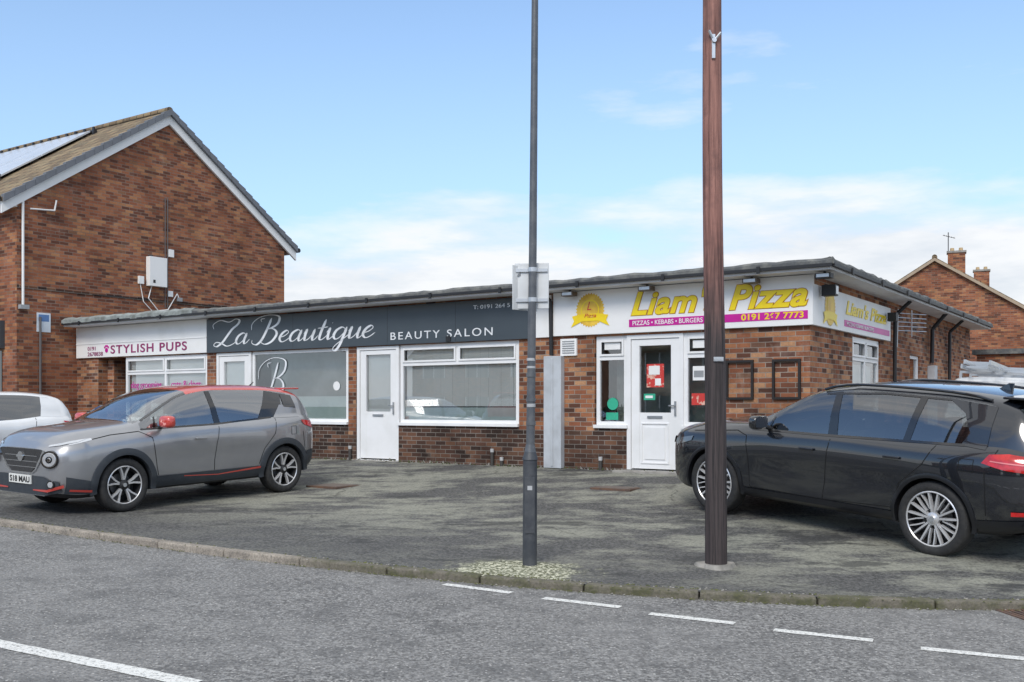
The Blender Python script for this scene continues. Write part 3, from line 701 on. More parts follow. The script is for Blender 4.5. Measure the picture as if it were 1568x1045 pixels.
for i in range(6):
    xa = GX-2.6-i*1.72
    for (ya, yb) in ((RY-.55, RY-1.95), (RY-1.98, RY-3.1)):
        vs = []
        for x in (xa, xa-1.69):
            for y, o in ((ya, .17), (yb, .17), (yb, .21), (ya, .21)): vs.append((x, y, slope(y, o)))
        b.add(vs, [(0, 1, 2, 3), (4, 7, 6, 5), (0, 4, 5, 1), (1, 5, 6, 2), (2, 6, 7, 3), (3, 7, 4, 0)], 0)
for y in (RY-.45, RY-3.18):
    b.tube([(GX-2.5, y, slope(y, .15)), (GX-13, y, slope(y, .15))], .05, 8, 1)
for i in range(26):
    x = GX-2.55-i*.42
    for y in (RY-.50, RY-3.16): b.box(x, x+.07, y-.03, y+.03, slope(y, .08), slope(y, .26), 1)
b.finish('solar_panels', hs, ['solar', 'solarfr'])
b = MB()
X = GX+.0
b.box(X, X+.16, 1.95, 2.48, 4.72, 5.48, 0); b.box(X+.16, X+.165, 2.05, 2.12, 4.8, 4.88, 1)
b.box(X, X+.05, 2.62, 2.78, 5.55, 5.75, 0); b.box(X, X+.05, 2.60, 2.75, 4.5, 4.65, 0); b.box(X, X+.06, 1.7, 1.85, 4.75, 4.95, 0); b.box(X, X+.05, 2.9, 3.05, 4.4, 4.5, 2)
b.box(X+.0, X+.09, 2.0, 2.1, 5.48, 5.52, 1)
for y in (2.52, 2.60): b.tube([(X+.02, y, 7.1), (X+.02, y, 4.2)], .013, 8, 3)
b.tube([(X+.02, 2.1, 4.72), (X+.03, 2.0, 4.4), (X+.03, 2.3, 4.1), (X+.03, 2.6, 4.15), (X+.02, 2.9, 4.6), (X+.02, 3.0, 4.4)], .014, 6, 0)
b.tube([(X+.02, 1.75, 4.8), (X+.03, 1.85, 4.3), (X+.03, 2.2, 4.0)], .012, 6, 0)
b.tube([(X+.05, Y0+.12, 6.35), (X+.05, Y0+.12, 3.95)], .03, 10, 0)
b.tube([(X+.05, Y0+.3, 6.2), (X+.05, Y0+.9, 6.25), (X+.05, Y0+.95, 6.5)], .02, 8, 0)
b.box(X, X+.1, Y0+.03, Y0+.25, 3.85, 3.95, 2)
b.tube([(X+.04, Y0+.55, 3.7), (X+.04, Y0+.55, .5)], .028, 8, 3)
b.tube([(X+.02, .4, 4.35), (X+.02, 2.0, 4.38)], .008, 6, 1); b.tube([(X+.02, 3.1, 4.4), (X+.02, 5.2, 4.33)], .008, 6, 1)
b.finish('meter_box_and_cables', hs, ['white', 'black', 'greypaint', pmat('cable_grey', (.13, .12, .12), .6)], bevel=.006)
b = MB(); b.box(X, X+.02, Y0+.48, Y0+.82, 3.35, 3.80, 0); b.box(X+.02, X+.023, Y0+.52, Y0+.78, 3.6, 3.76, 1)
b.finish('wall_notice', hs, [pmat('pale_notice', (.68, .74, .80), .4), pmat('blue_ink', (.10, .20, .42), .4)])
b = MB()
for i in range(4):
    xa = GX-.5-i*5; b.box(xa-4.2, xa, Y0-.12, Y0, 2.95, 3.6, 1); b.box(xa-4.1, xa-.1, Y0-.02, Y0, .9, 2.9, 0); b.box(xa-2.15, xa-2.05, Y0-.05, Y0-.02, .9, 2.9, 2)
    b.box(xa-3.4, xa-1.2, Y0-.02, Y0, 4.6, 5.9, 0)
    for (a, c) in ((xa-3.4, xa-3.33), (xa-2.33, xa-2.27), (xa-1.27, xa-1.2)): b.box(a, c, Y0-.05, Y0-.02, 4.6, 5.9, 2)
b.finish('shopfronts_and_windows', hs, [pmat('dark_window', (.03, .035, .04), .05, coat=1), 'signdark', 'upvc'])

# ---------------------------------------------------------------- other houses
def house(x, y, rot, w, d, ez, rz, mats=('brick', 'tiles'), chim=(), windows=True, verge=False):
    e = empty('brick_house', Matrix.Translation((x, y, 0)) @ Matrix.Rotation(rot, 4, 'Z'))
    b = MB()
    pf = [(-w/2, 0), (w/2, 0), (w/2, ez), (0, rz), (-w/2, ez)]
    vs = [(a, 0, c) for a, c in pf]+[(a, d, c) for a, c in pf]
    b.add(vs, [(0, 1, 2, 3, 4), (5, 9, 8, 7, 6), (0, 4, 9, 5), (1, 6, 7, 2), (2, 7, 8, 3), (3, 8, 9, 4), (0, 5, 6, 1)]); b.finish('brick_walls', e, [mats[0]])
    b = MB(); sl = (rz-ez)/(w/2)
    for sg_ in (-1, 1):
        xe = sg_*(w/2+.3); vs = []
        for yy in (-.12, d+.12):
            for xx, o in ((0, .02), (xe, .02), (xe, .14), (0, .14)): vs.append((xx, yy, rz-abs(xx)*sl+o))
        b.add(vs, [(0, 1, 2, 3), (4, 7, 6, 5), (0, 4, 5, 1), (1, 5, 6, 2), (2, 6, 7, 3), (3, 7, 4, 0)])
        if verge:
            vs = []
            for yy in (-.17, -.122):
                for xx, o in ((0, -.02), (xe, -.02), (xe, .10), (0, .10)): vs.append((xx, yy, rz-abs(xx)*sl+o))
            b.add(vs, [(0, 1, 2, 3), (4, 7, 6, 5), (0, 4, 5, 1), (1, 5, 6, 2), (2, 6, 7, 3), (3, 7, 4, 0)], 1)
    b.cyl((0, -.12, rz+.14), (0, d+.12, rz+.14), .1, n=10)
    b.finish('tiled_roof', e, [mats[1], pmat('mortar_verge', (.42, .33, .24), .9)])
    b = MB()
    for (cx, cy, h) in chim:
        zc = rz-abs(cx)*sl
        b.box(cx-.32, cx+.32, cy-.25, cy+.25, zc-.3, zc+h, 0); b.box(cx-.36, cx+.36, cy-.29, cy+.29, zc+h, zc+h+.08, 1)
        for q in (-.16, .16): b.cyl((cx+q, cy, zc+h+.08), (cx+q, cy, zc+h+.22), .09, .07, 10, 2)
    if chim: b.finish('chimney', e, [mats[0], 'concrete', pmat('clay_pot', (.5, .36, .2), .8)])
    if windows:
        b = MB()
        for yy in irange(1.8, d-1.8, 3.6):
            for sx_ in (-1, 1):
                for z0, z1 in ((1.0, 2.2), (3.4, ez-.3)):
                    xx = sx_*w/2; o = sx_*.02
                    b.box(min(xx, xx+o), max(xx, xx+o), yy-.9, yy+.9, z0, z1, 0)
                    for q in (-.9, -.03, .84): b.box(min(xx+o, xx+2*o), max(xx+o, xx+2*o), yy+q, yy+q+.06, z0, z1, 1)
        b.finish('windows', e, [pmat('dark_pane', (.04, .045, .05), .08, coat=1), 'upvc'])
    return e
h1 = house(16.7, 40, math.radians(-23), 8.6, 12, 4.6, 7.35, chim=((.8, .7, .85),), windows=False, verge=True)
b = MB(); b.tube([(.5, .7, 7.2), (.5, .7, 8.55)], .02, 6); b.tube([(.3, .7, 8.45), (.75, .7, 8.3)], .012, 6)
for i in range(5): b.tube([(.35+i*.09, .55, 8.44-i*.03), (.35+i*.09, .85, 8.44-i*.03)], .008, 6)
b.finish('tv_aerial', h1, [pmat('dark_aerial', (.12, .12, .12), .5)])
house(21.0, 45, math.radians(-24), 8.4, 12, 4.2, 6.6, chim=((-.1, .9, 1.15),), windows=False)
e = empty('outbuilding', MF); b = MB(); b.box(2.5, 4.6, 13.2, 17, -.3, 2.9, 0); b.box(2.4, 4.7, 13.1, 17.1, 2.9, 3.02, 1); b.finish('walls_and_roof', e, ['brick', 'felt'])
for i in range(5):
    x, y = W(-32+i*16, -26); house(x, y, -TH+math.pi/2, 7.5, 10.5, 4.9, 7.6, chim=((0, 1.5, .7),))
b = MB()
for i in range(2600):
    s = random.uniform(-40, 40); v = -18.5+random.gauss(0, .3); z = roadz(s)+abs(random.uniform(0, 1.3)); c = Vector((*W(s, v), z)); r = .22
    a = Vector((random.uniform(-1, 1), random.uniform(-1, 1), random.uniform(-1, 1))).normalized()*r; d = a.orthogonal().normalized()*r
    b.add([tuple(c-a), tuple(c+d), tuple(c+a), tuple(c-d)], [(0, 1, 2, 3)])
b.finish('hedge', None, [pmat('hedge_leaves', (.05, .09, .03), .8, col2=(.03, .05, .02), scale=2)], recalc=False)

# ---------------------------------------------------------------- poles
lp = empty('street_lamp'); x, y = .165, 9.44; z = gz(x, y); lp.location = (x, y, z)
b = MB()
b.cyl((0, 0, -.1), (0.004, 0, .98), .068, .066, 20, 1); b.cyl((.004, 0, .98), (.004, 0, 1.05), .075, .055, 20, 1); b.cyl((.004, 0, 1.05), (.0065, 0, 1.12), .055, .042, 20)
b.cyl((.0065, 0, 1.12), (.03, 0, 3.0), .040, .037, 20); b.cyl((.03, 0, 3.0), (.065, 0, 7.2), .037, .026, 20)
b.box(-.045, .045, -.074, -.06, .3, .82, 1)
for zz in (1.30, 1.52, 1.75): b.cyl((.012, 0, zz), (.012, 0, zz+.035), .046, n=20)
b.cyl((.065, 0, 7.2), (.065, -.5, 7.45), .026, .026, 12); b.box(.0, .13, -1.0, -.45, 7.42, 7.52)
b.finish('post_and_lantern', lp, ['lampgrey', 'lampdark'])
b = MB()
b.box(-.022, .022, -.0765, -.074, .70, .74, 0)
for zz, w in ((1.47, .03), (1.83, .02), (1.9, .025)):
    b.cyl((.013, 0, zz), (.013, 0, zz+w), .0415, n=20, mat=0)
b.finish('worn_stickers', lp, [pmat('worn_label', (.45, .46, .47), .6)])
ts = empty('traffic_sign'); ts.matrix_world = Matrix.Translation((x+.03, y+.05, z+2.61)) @ Matrix.Rotation(math.radians(-6), 4, 'Z')
b = MB(); b.box(-.17, .15, .0, .012, -.22, .21, 0); b.finish('plate', ts, ['signback'], bevel=.01)
b = MB()
for zz in (-.14, .14):
    b.box(-.16, .14, -.02, 0, zz-.015, zz+.015, 0); b.cyl((0, -.045, zz-.02), (0, -.045, zz+.02), .044, n=16, mat=0)
b.finish('brackets', ts, ['alu'])
ts2 = empty('traffic_sign'); ts2.matrix_world = Matrix.Translation((x-.04, y+.12, z+2.60)) @ Matrix.Rotation(math.radians(38), 4, 'Z')
b = MB(); b.box(-.15, .15, 0, .01, -.22, .2, 0); b.finish('plate', ts2, ['signback'], bevel=.008)
b = MB(); b.box(-.1, .1, -.02, 0, .1, .13, 0); b.finish('bracket', ts2, ['alu'])

tp = empty('telegraph_pole'); x, y = 1.90, 9.42; z = gz(x, y); tp.location = (x, y, z)
b = MB(); seg = 26; n = 20; vs = []
for i in range(seg+1):
    h = -.1+9.0*i/seg; r = .103-.0032*h; ox = -.0078*h+.006*math.sin(h*1.3)
    for k in range(n):
        t = 2*math.pi*k/n; rr = r*(1+.025*mnoise.noise(Vector((math.cos(t)*1.5, math.sin(t)*1.5, h*.6)))); vs.append((ox+rr*math.cos(t), rr*math.sin(t), h))
b.add(vs, [(i*n+k, i*n+(k+1) % n, (i+1)*n+(k+1) % n, (i+1)*n+k) for i in range(seg) for k in range(n)], 0, True)
b.add(vs[-n:], [tuple(range(n))], 0)
b.finish('timber_shaft', tp, ['wood'])
b = MB(); b.box(-.045, .045, -.112, -.100, 1.91, 1.95, 0)
for q in (-.03, 0, .03): b.cyl((q, -.118, 1.93), (q, -.11, 1.93), .014, n=12, mat=0)
b.box(-.06, -.03, -.11, -.085, 4.70, 4.92, 0); b.tube([(-.05, -.1, 4.85), (.02, -.12, 4.93)], .012, 8); b.tube([(-.05, -.1, 4.88), (-.09, -.12, 4.95)], .012, 8); b.cyl((-.04, -.13, 4.86), (-.04, -.1, 4.86), .02, n=12)
b.finish('tags_and_cleat', tp, ['alu'])
b = MB(); vs = []
for k in range(24):
    t = 2*math.pi*k/24; r = .2+.03*math.sin(3*t)+random.uniform(-.01, .01); vs.append((r*math.cos(t), r*.85*math.sin(t), -.02))
for k in range(24): vs.append((vs[k][0]*.85, vs[k][1]*.85, .035))
b.add(vs, [(i, (i+1) % 24, 24+(i+1) % 24, 24+i) for i in range(24)]+[tuple(range(24, 48))]); b.finish('concrete_collar', tp, ['concrete'])

# ---------------------------------------------------------------- cars
JUKE = dict(L=4.21, xf=.87, xr=3.506, R=.345, ra=.392,
  zb=[(0, .26), (.3, .22), (.9, .24), (3.4, .25), (3.9, .29), (4.21, .38)],
  wb=[(0, .60), (.15, .76), (.4, .84), (3.9, .84), (4.1, .78), (4.21, .64)],
  wm=[(0, .64), (.12, .80), (.35, .88), (.9, .91), (2.2, .885), (3.4, .92), (3.95, .885), (4.12, .81), (4.21, .68)],
  zs=[(0, .80), (.2, .93), (.6, 1.0), (1.1, 1.035), (2.0, 1.05), (3.0, 1.09), (3.7, 1.15), (4.05, 1.12), (4.21, .98)],
  ws=[(0, .57), (.12, .71), (.4, .78), (1.0, .82), (3.2, .82), (3.8, .79), (4.1, .74), (4.21, .64)],
  zr=[(0, .82), (.2, .97), (.6, 1.04), (1.05, 1.075), (1.25, 1.17), (1.95, 1.475), (2.4, 1.53), (3.2, 1.52), (3.7, 1.475), (3.93, 1.425), (4.15, 1.15), (4.21, 1.0)],
  wr=[(0, .50), (.2, .66), (.6, .73), (1.05, .77), (1.4, .73), (1.95, .65), (2.5, .63), (3.5, .61), (3.9, .61), (4.1, .67), (4.21, .58)],
  zt=[(0, .84), (.15, .985), (.4, 1.06), (.9, 1.12), (1.1, 1.14), (1.3, 1.24), (1.9, 1.525), (2.1, 1.57), (2.5, 1.60), (3.2, 1.595), (3.75, 1.555), (3.98, 1.49), (4.15, 1.20), (4.21, 1.02)],
  ws_rng=(1.1, 1.98), rw_rng=(3.93, 4.13), sg_rng=(1.14, 3.75))
BMW = dict(L=4.71, xf=.86, xr=3.724, R=.378, ra=.42,
  zb=[(0, .27), (.3, .24), (1, .26), (3.7, .27), (4.3, .30), (4.71, .40)],
  wb=[(0, .60), (.15, .78), (.45, .88), (4.2, .88), (4.55, .80), (4.71, .64)],
  wm=[(0, .66), (.12, .82), (.4, .92), (.9, .95), (2.4, .925), (3.8, .955), (4.35, .925), (4.6, .84), (4.71, .72)],
  zs=[(0, .83), (.2, .95), (.7, 1.03), (1.4, 1.075), (2.5, 1.095), (3.6, 1.12), (4.3, 1.15), (4.58, 1.11), (4.71, .97)],
  ws=[(0, .60), (.12, .75), (.4, .83), (1.2, .855), (3.6, .855), (4.2, .83), (4.55, .76), (4.71, .68)],
  zr=[(0, .85), (.2, .99), (.7, 1.08), (1.3, 1.115), (1.5, 1.2), (2.2, 1.53), (2.7, 1.595), (3.6, 1.58), (4.1, 1.54), (4.40, 1.46), (4.64, 1.13), (4.71, .99)],
  wr=[(0, .52), (.2, .69), (.7, .76), (1.3, .80), (1.6, .76), (2.2, .68), (2.8, .66), (3.8, .645), (4.3, .64), (4.6, .68), (4.71, .62)],
  zt=[(0, .88), (.2, 1.02), (.7, 1.12), (1.3, 1.165), (1.5, 1.25), (2.15, 1.57), (2.4, 1.63), (2.8, 1.67), (3.6, 1.665), (4.1, 1.63), (4.44, 1.55), (4.66, 1.15), (4.71, 1.01)],
  ws_rng=(1.36, 2.25), rw_rng=(4.38, 4.64), sg_rng=(1.40, 4.2))
def scaled(S, kx, kz):
    T = dict(S)
    for k in ('zb', 'wb', 'wm', 'zs', 'ws', 'zr', 'wr', 'zt'):
        f = kz if k[0] == 'z' else .97; T[k] = [(a*kx, v*f) for a, v in S[k]]
    for k in ('L', 'xf', 'xr'): T[k] = S[k]*kx
    for k in ('ws_rng', 'rw_rng', 'sg_rng'): T[k] = tuple(a*kx for a in S[k])
    T['R'] = .31; T['ra'] = .35
    return T
HATCH = scaled(JUKE, .95, .93)
VAN = dict(L=4.4, xf=.85, xr=3.55, R=.32, ra=.37,
  zb=[(0, .25), (4.4, .28)], wb=[(0, .6), (.2, .8), (4.3, .85), (4.4, .82)], wm=[(0, .64), (.15, .82), (.5, .89), (4.3, .90), (4.4, .86)],
  zs=[(0, .8), (.5, .98), (1.0, 1.08), (4.3, 1.12), (4.4, 1.1)], ws=[(0, .6), (.3, .8), (1, .86), (4.3, .88), (4.4, .84)],
  zr=[(0, .82), (.5, 1.0), (.95, 1.12), (1.7, 1.60), (2.1, 1.66), (4.2, 1.68), (4.4, 1.62)], wr=[(0, .5), (.4, .7), (1, .8), (1.7, .70), (2.2, .76), (4.3, .77), (4.4, .74)],
  zt=[(0, .84), (.5, 1.04), (.95, 1.16), (1.7, 1.65), (2.1, 1.74), (4.2, 1.75), (4.4, 1.67)], ws_rng=(.98, 1.72), rw_rng=(9, 9), sg_rng=(1.05, 2.1))

class Car:
    def __init__(s, name, S, pw, heading, paint, roof, glass, pillar=None):
        s.S = S; s.c = {k: curve(S[k]) for k in ('zb', 'wb', 'wm', 'zs', 'ws', 'zr', 'wr', 'zt')}
        h = Vector(heading).normalized(); xh = Vector((-h.x, -h.y, 0)); yh = Vector((0, 0, 1)).cross(xh)
        yt = max(v for _, v in S['wm'])-.03; s.yt = yt
        o = Vector((pw[0], pw[1], 0))-xh*S['xf']+yh*yt
        def gzz(lx, ly):
            p = o+xh*lx+yh*ly; return gz(p.x, p.y)
        f = [gzz(S['xf'], -.75), gzz(S['xf'], .75)]; r = [gzz(S['xr'], -.75), gzz(S['xr'], .75)]
        X = (xh*(S['xr']-S['xf'])+Vector((0, 0, (sum(r)-sum(f))/2))).normalized()
        Y = (yh*1.5+Vector((0, 0, (f[1]+r[1]-f[0]-r[0])/2))).normalized()
        Z = X.cross(Y).normalized(); Y = Z.cross(X)
        z0 = (sum(f)/2)-X.z*S['xf']
        m = Matrix((X, Y, Z)).transposed().to_4x4(); m.translation = Vector((o.x, o.y, z0))
        s.e = empty(name, m); s.paint = paint; s.roof = roof; s.glass = glass; s.pillar = pillar
        s.body()
    def sec(s, x):
        c = s.c; zb, wb, wm, zs, ws, zr, wr, zt = [c[k](x) for k in ('zb', 'wb', 'wm', 'zs', 'ws', 'zr', 'wr', 'zt')]
        h = zs-zb; zr = max(zr, zs+.012); zt = max(zt, zr+.01); wr = min(wr, ws-.03)
        t = clamp((zr-zs)/.3, 0, 1)
        q = clamp((x-.9)/.8, 0, 1)*clamp((s.S['L']-.5-x)/.8, 0, 1)
        return [(0, zb), (wb-.08, zb), (wb, zb+.05), (wb*.3+wm*.7+.005-.014*q, zb+.22*h), (wm-.004-.032*q, zb+.40*h), (wm-.016*q, zb+.60*h), (wm-.002, zb+.79*h), (ws*.35+wm*.65, zs-.075*h), (ws+.020, zs-.018), (ws-.004, zs),
                ((ws+wr)/2+.022*t, (zs+zr)/2), (wr, zr), (wr-.05, zr+.45*(zt-zr)), (wr*.62, zt-.16*(zt-zr)), (wr*.3, zt-.03*(zt-zr)), (0, zt)]
    def side_y(s, x, z):
        p = s.sec(x); best = None
        for a, b_ in zip(p[1:-1], p[2:]):
            if min(a[1], b_[1])-1e-6 <= z <= max(a[1], b_[1])+1e-6 and abs(a[1]-b_[1]) > 1e-6:
                y = a[0]+(b_[0]-a[0])*(z-a[1])/(b_[1]-a[1]); best = y if best is None else max(best, y)
        return best if best is not None else (p[2][0] if z < p[2][1] else p[11][0]*.5)
    def end_x(s, y, z, rear=False):
        lo, hi = 0.0, s.S['L']*.3
        f = (lambda q: s.side_y(s.S['L']-q, z)) if rear else (lambda q: s.side_y(q, z))
        def ok(q):
            x = s.S['L']-q if rear else q
            return s.c['zt'](x) >= z and f(q) >= y
        if ok(0): r = 0
        else:
            for _ in range(30):
                m = (lo+hi)/2
                if ok(m): hi = m
                else: lo = m
            r = hi
        return s.S['L']-r if rear else r
    def body(s):
        S = s.S; L = S['L']; xs = set(round(v, 4) for v in irange(0, L, .06))
        for k in ('ws_rng', 'rw_rng', 'sg_rng'):
            for v in S[k]:
                if v < L: xs = {q for q in xs if abs(q-v) > .02}; xs.add(v)
        for v in (.02, .045, L-.02, L-.045): xs.add(v)
        xs = sorted(xs); vs = []; ring = 30
        for x in xs:
            p = s.sec(x)
            vs += [(x, y, z) for y, z in p]+[(x, -y, z) for y, z in p[-2:0:-1]]
        fs = []; mi = []
        for i in range(len(xs)-1):
            xm = (xs[i]+xs[i+1])/2
            for a in range(ring):
                b_ = (a+1) % ring; fs.append((i*ring+a, i*ring+b_, (i+1)*ring+b_, (i+1)*ring+a))
                k = a if a < 15 else 29-a
                m = 0
                if k <= 1: m = 2
                if k in (9, 10) and S['sg_rng'][0] < xm < S['sg_rng'][1]: m = 1
                if k >= 12:
                    if S['ws_rng'][0] < xm < S['ws_rng'][1] or S['rw_rng'][0] < xm < S['rw_rng'][1]: m = 1
                    elif S['ws_rng'][1] < xm < S['rw_rng'][0]+.3: m = 3
                if k == 11 and S['ws_rng'][0]+.1 < xm < S['rw_rng'][0]+.3: m = 4 if xm < S['ws_rng'][1]-.05 else 3
                mi.append(m)
        nl = len(xs)-1
        fs += [tuple(range(ring)), tuple(nl*ring+a for a in range(ring))[::-1]]; mi += [0, 0]
        me = bpy.data.meshes.new('body_shell'); me.from_pydata(vs, [], fs)
        mats = [s.paint, s.glass, M['black'], s.roof, s.pillar or s.paint]
        for m in mats: me.materials.append(m)
        for p, m in zip(me.polygons, mi): p.material_index = m
        bm = bmesh.new(); bm.from_mesh(me); bmesh.ops.recalc_face_normals(bm, faces=bm.faces); bm.to_mesh(me); bm.free()
        ob = bpy.data.objects.new('body_shell', me); sc.collection.objects.link(ob)
        c = MB()
        for xw in (S['xf'], S['xr']):
            for sg_ in (-1, 1): c.cyl((xw, sg_*.55, S['R']), (xw, sg_*1.2, S['R']), S['ra'], n=48, mat=2)
        cut = c.finish('cutter', None, mats)
        md = ob.modifiers.new('b', 'BOOLEAN'); md.operation = 'DIFFERENCE'; md.object = cut; md.solver = 'EXACT'
        dg = bpy.context.evaluated_depsgraph_get(); dg.update()
        me2 = bpy.data.meshes.new_from_object(ob.evaluated_get(dg)); ob.modifiers.clear(); ob.data = me2
        bpy.data.objects.remove(cut)
        me2.polygons.foreach_set('use_smooth', [True]*len(me2.polygons)); me2.set_sharp_from_angle(angle=math.radians(32))
        ob.name = 'body_shell'; ob.parent = s.e
    def strip(s, mb, A, B, off=.005, mat=0, nx=6, nzz=3, sides=(-1, 1)):
        P = []
        for i in range(len(A)-1):
            for k in range(nx): t = k/nx; P.append(((A[i][0]*(1-t)+A[i+1][0]*t, A[i][1]*(1-t)+A[i+1][1]*t), (B[i][0]*(1-t)+B[i+1][0]*t, B[i][1]*(1-t)+B[i+1][1]*t)))
        P.append((A[-1], B[-1]))
        for sd in sides:
            vs = []
            for a, b_ in P:
                for j in range(nzz+1):
                    t = j/nzz; x = a[0]*(1-t)+b_[0]*t; z = a[1]*(1-t)+b_[1]*t
                    vs.append((x, sd*(s.side_y(x, z)+off), z))
            k = nzz+1
            mb.add(vs, [(i*k+j, (i+1)*k+j, (i+1)*k+j+1, i*k+j+1) for i in range(len(P)-1) for j in range(nzz)], mat, True)
    def front(s, mb, A, B, off=.005, mat=0, nx=6, nzz=3, rear=False, sides=(-1, 1)):
        P = []
        for i in range(len(A)-1):
            for k in range(nx): t = k/nx; P.append(((A[i][0]*(1-t)+A[i+1][0]*t, A[i][1]*(1-t)+A[i+1][1]*t), (B[i][0]*(1-t)+B[i+1][0]*t, B[i][1]*(1-t)+B[i+1][1]*t)))
        P.append((A[-1], B[-1])); o = off if rear else -off
        for sd in sides:
            vs = []
            for a, b_ in P:
                for j in range(nzz+1):
                    t = j/nzz; y = a[0]*(1-t)+b_[0]*t; z = a[1]*(1-t)+b_[1]*t
                    x = s.end_x(y, z, rear); vs.append((x+o, sd*(y+off*(1 if y > .4 else 0)), z))
            k = nzz+1
            mb.add(vs, [(i*k+j, (i+1)*k+j, (i+1)*k+j+1, i*k+j+1) for i in range(len(P)-1) for j in range(nzz)], mat, True)
    def arch(s, mb, xw, w, off, a0=-12, a1=192, mat=0):
        S = s.S; r0 = S['ra']-.006; n = 40
        for sd in (-1, 1):
            vs = []
            for i in range(n+1):
                t = math.radians(a0+(a1-a0)*i/n); c_, s_ = math.cos(t), math.sin(t)
                for r, o in ((r0, -.05), (r0, off), (r0+w*.5, off+.004), (r0+w, off*.7), (r0+w, -.01)):
                    x = xw+r*c_; z = S['R']+r*s_; z = max(z, s.c['zb'](x)+.01)
                    vs.append((x, sd*(s.side_y(x, max(z, s.c['zb'](x)+.06))+o), z))
            mb.add(vs, [(i*5+a, (i+1)*5+a, (i+1)*5+a+1, i*5+a+1) for i in range(n) for a in range(4)], mat, True)
    def wheels(s, style, rimmat):
        S = s.S; R = S['R']
        for nm, xw in (('front_wheel', S['xf']), ('rear_wheel', S['xr'])):
            for sd in (-1, 1):
                b = MB(); wd = .225
                yo = sd*(s.yt-.0)
                def tf(x, y, z): return (xw+x, yo-sd*y, R+z)
                rr = .70*R if style != 'bmw' else .73*R
                b.lathe([(rr, .018), (rr*1.05, .004), (.86*R, -.004), (.95*R, .006), (.985*R, .022), (R, .05), (R, wd-.05), (.98*R, wd-.02), (.86*R, wd), (rr, wd-.01)], 56, 0, tf)
                b.lathe([(rr+.006, .012), (rr-.004, .006), (rr-.012, .014)], 56, 1, tf)
                b.lathe([(rr-.012, .014), (rr-.022, .05), (rr-.03, wd-.02)], 56, 2, tf)
                b.lathe([(0.0, .15), (rr-.03, .15)], 40, 2, tf)
                b.lathe([(.045, .12), (rr*.60, .12), (rr*.60, .135)], 40, 3, tf)
                b.lathe([(0, .012), (.03, .012), (.036, .02), (.065, .03), (.07, .06)], 24, 1 if style != 'juke' else 2, tf)
                b.lathe([(0, .009), (.026, .009), (.028, .02)], 20, 4, tf)
                def spoke(ang0, ang1, w0, w1, mat, y0=.022, y1=.014, r0=.05, r1=None):
                    r1 = r1 or rr-.008; vs = []
                    for q, (r, w, yy) in enumerate(((r0, w0, y0+.012), ((r0+r1)/2, (w0+w1)/2, y0+.002), (r1, w1, y1))):
                        a = ang0+(ang1-ang0)*q/2; dx, dz = math.cos(a), math.sin(a); px, pz = -dz, dx
                        for (k, dy) in ((-1, .035), (-.7, 0), (.7, 0), (1, .035)): vs.append((dx*r+px*w*k/2, yy+dy, dz*r+pz*w*k/2))
                    fs = [(q*4+j, q*4+j+1, q*4+4+j+1, q*4+4+j) for q in range(2) for j in range(3)]
                    b.add(vs, fs, mat, False, tf)
                for i in range(5):
                    a = 2*math.pi*i/5+.3
                    if style == 'juke':
                        spoke(a-.06, a-.26, .028, .032, 1); spoke(a+.06, a+.26, .028, .032, 1)
                        spoke(a, a, .04, .09, 2, .034, .03)
                    elif style == 'bmw':
                        spoke(a-.20, a-.19, .030, .024, 1); spoke(a+.20, a+.19, .030, .024, 1)
                        spoke(a+.40, a+.52, .018, .018, 1, .028, .018, r0=.10); spoke(a-.40, a-.52, .018, .018, 1, .028, .018, r0=.10)
                    else: spoke(a, a, .07, .055, 1)
                b.finish(nm, s.e, ['rubber', rimmat, 'black', 'discdark', 'alu'], recalc=True)
    def interior(s):
        S = s.S; b = MB(); x0, x1 = S['ws_rng'][0], S['L']-.55
        b.box(x0-.05, x1, -.70, .70, .35, .72, 0); b.box(x0-.0, x0+.42, -.70, .70, .72, .96, 0)
        for xx in (x0+1.05, x0+1.95):
            for yy in (-.37, .37):
                w = .24
                vs = [(xx, yy-w, .6), (xx+.14, yy-w, .6), (xx+.14, yy+w, .6), (xx, yy+w, .6), (xx+.2, yy-w*.85, 1.14), (xx+.3, yy-w*.85, 1.14), (xx+.3, yy+w*.85, 1.14), (xx+.2, yy+w*.85, 1.14)]
                b.add(vs, [(0, 3, 2, 1), (4, 5, 6, 7), (0, 1, 5, 4), (1, 2, 6, 5), (2, 3, 7, 6), (3, 0, 4, 7)], 0)
                b.box(xx+.24, xx+.33, yy-.12, yy+.12, 1.17, 1.35, 0); b.box(xx-.45, xx+.1, yy-w, yy+w, .72, .82, 0)
        vs = []
        cx, cy, cz = x0+.55, .37, 1.0
        for i in range(24):
            t = 2*math.pi*i/24; vs.append((cx+.06*math.sin(t), cy+.18*math.cos(t), cz+.17*math.sin(t)))
        for i in range(24): b.cyl(vs[i], vs[(i+1) % 24], .014, n=6)
        b.box(x0+.75, x0+.78, -.1, .1, s.c['zt'](x0+.9)-.16, s.c['zt'](x0+.9)-.10, 0)
        b.finish('seats_and_dashboard', s.e, [pmat('cabin_trim', (.06, .06, .062), .8)], bevel=.02)
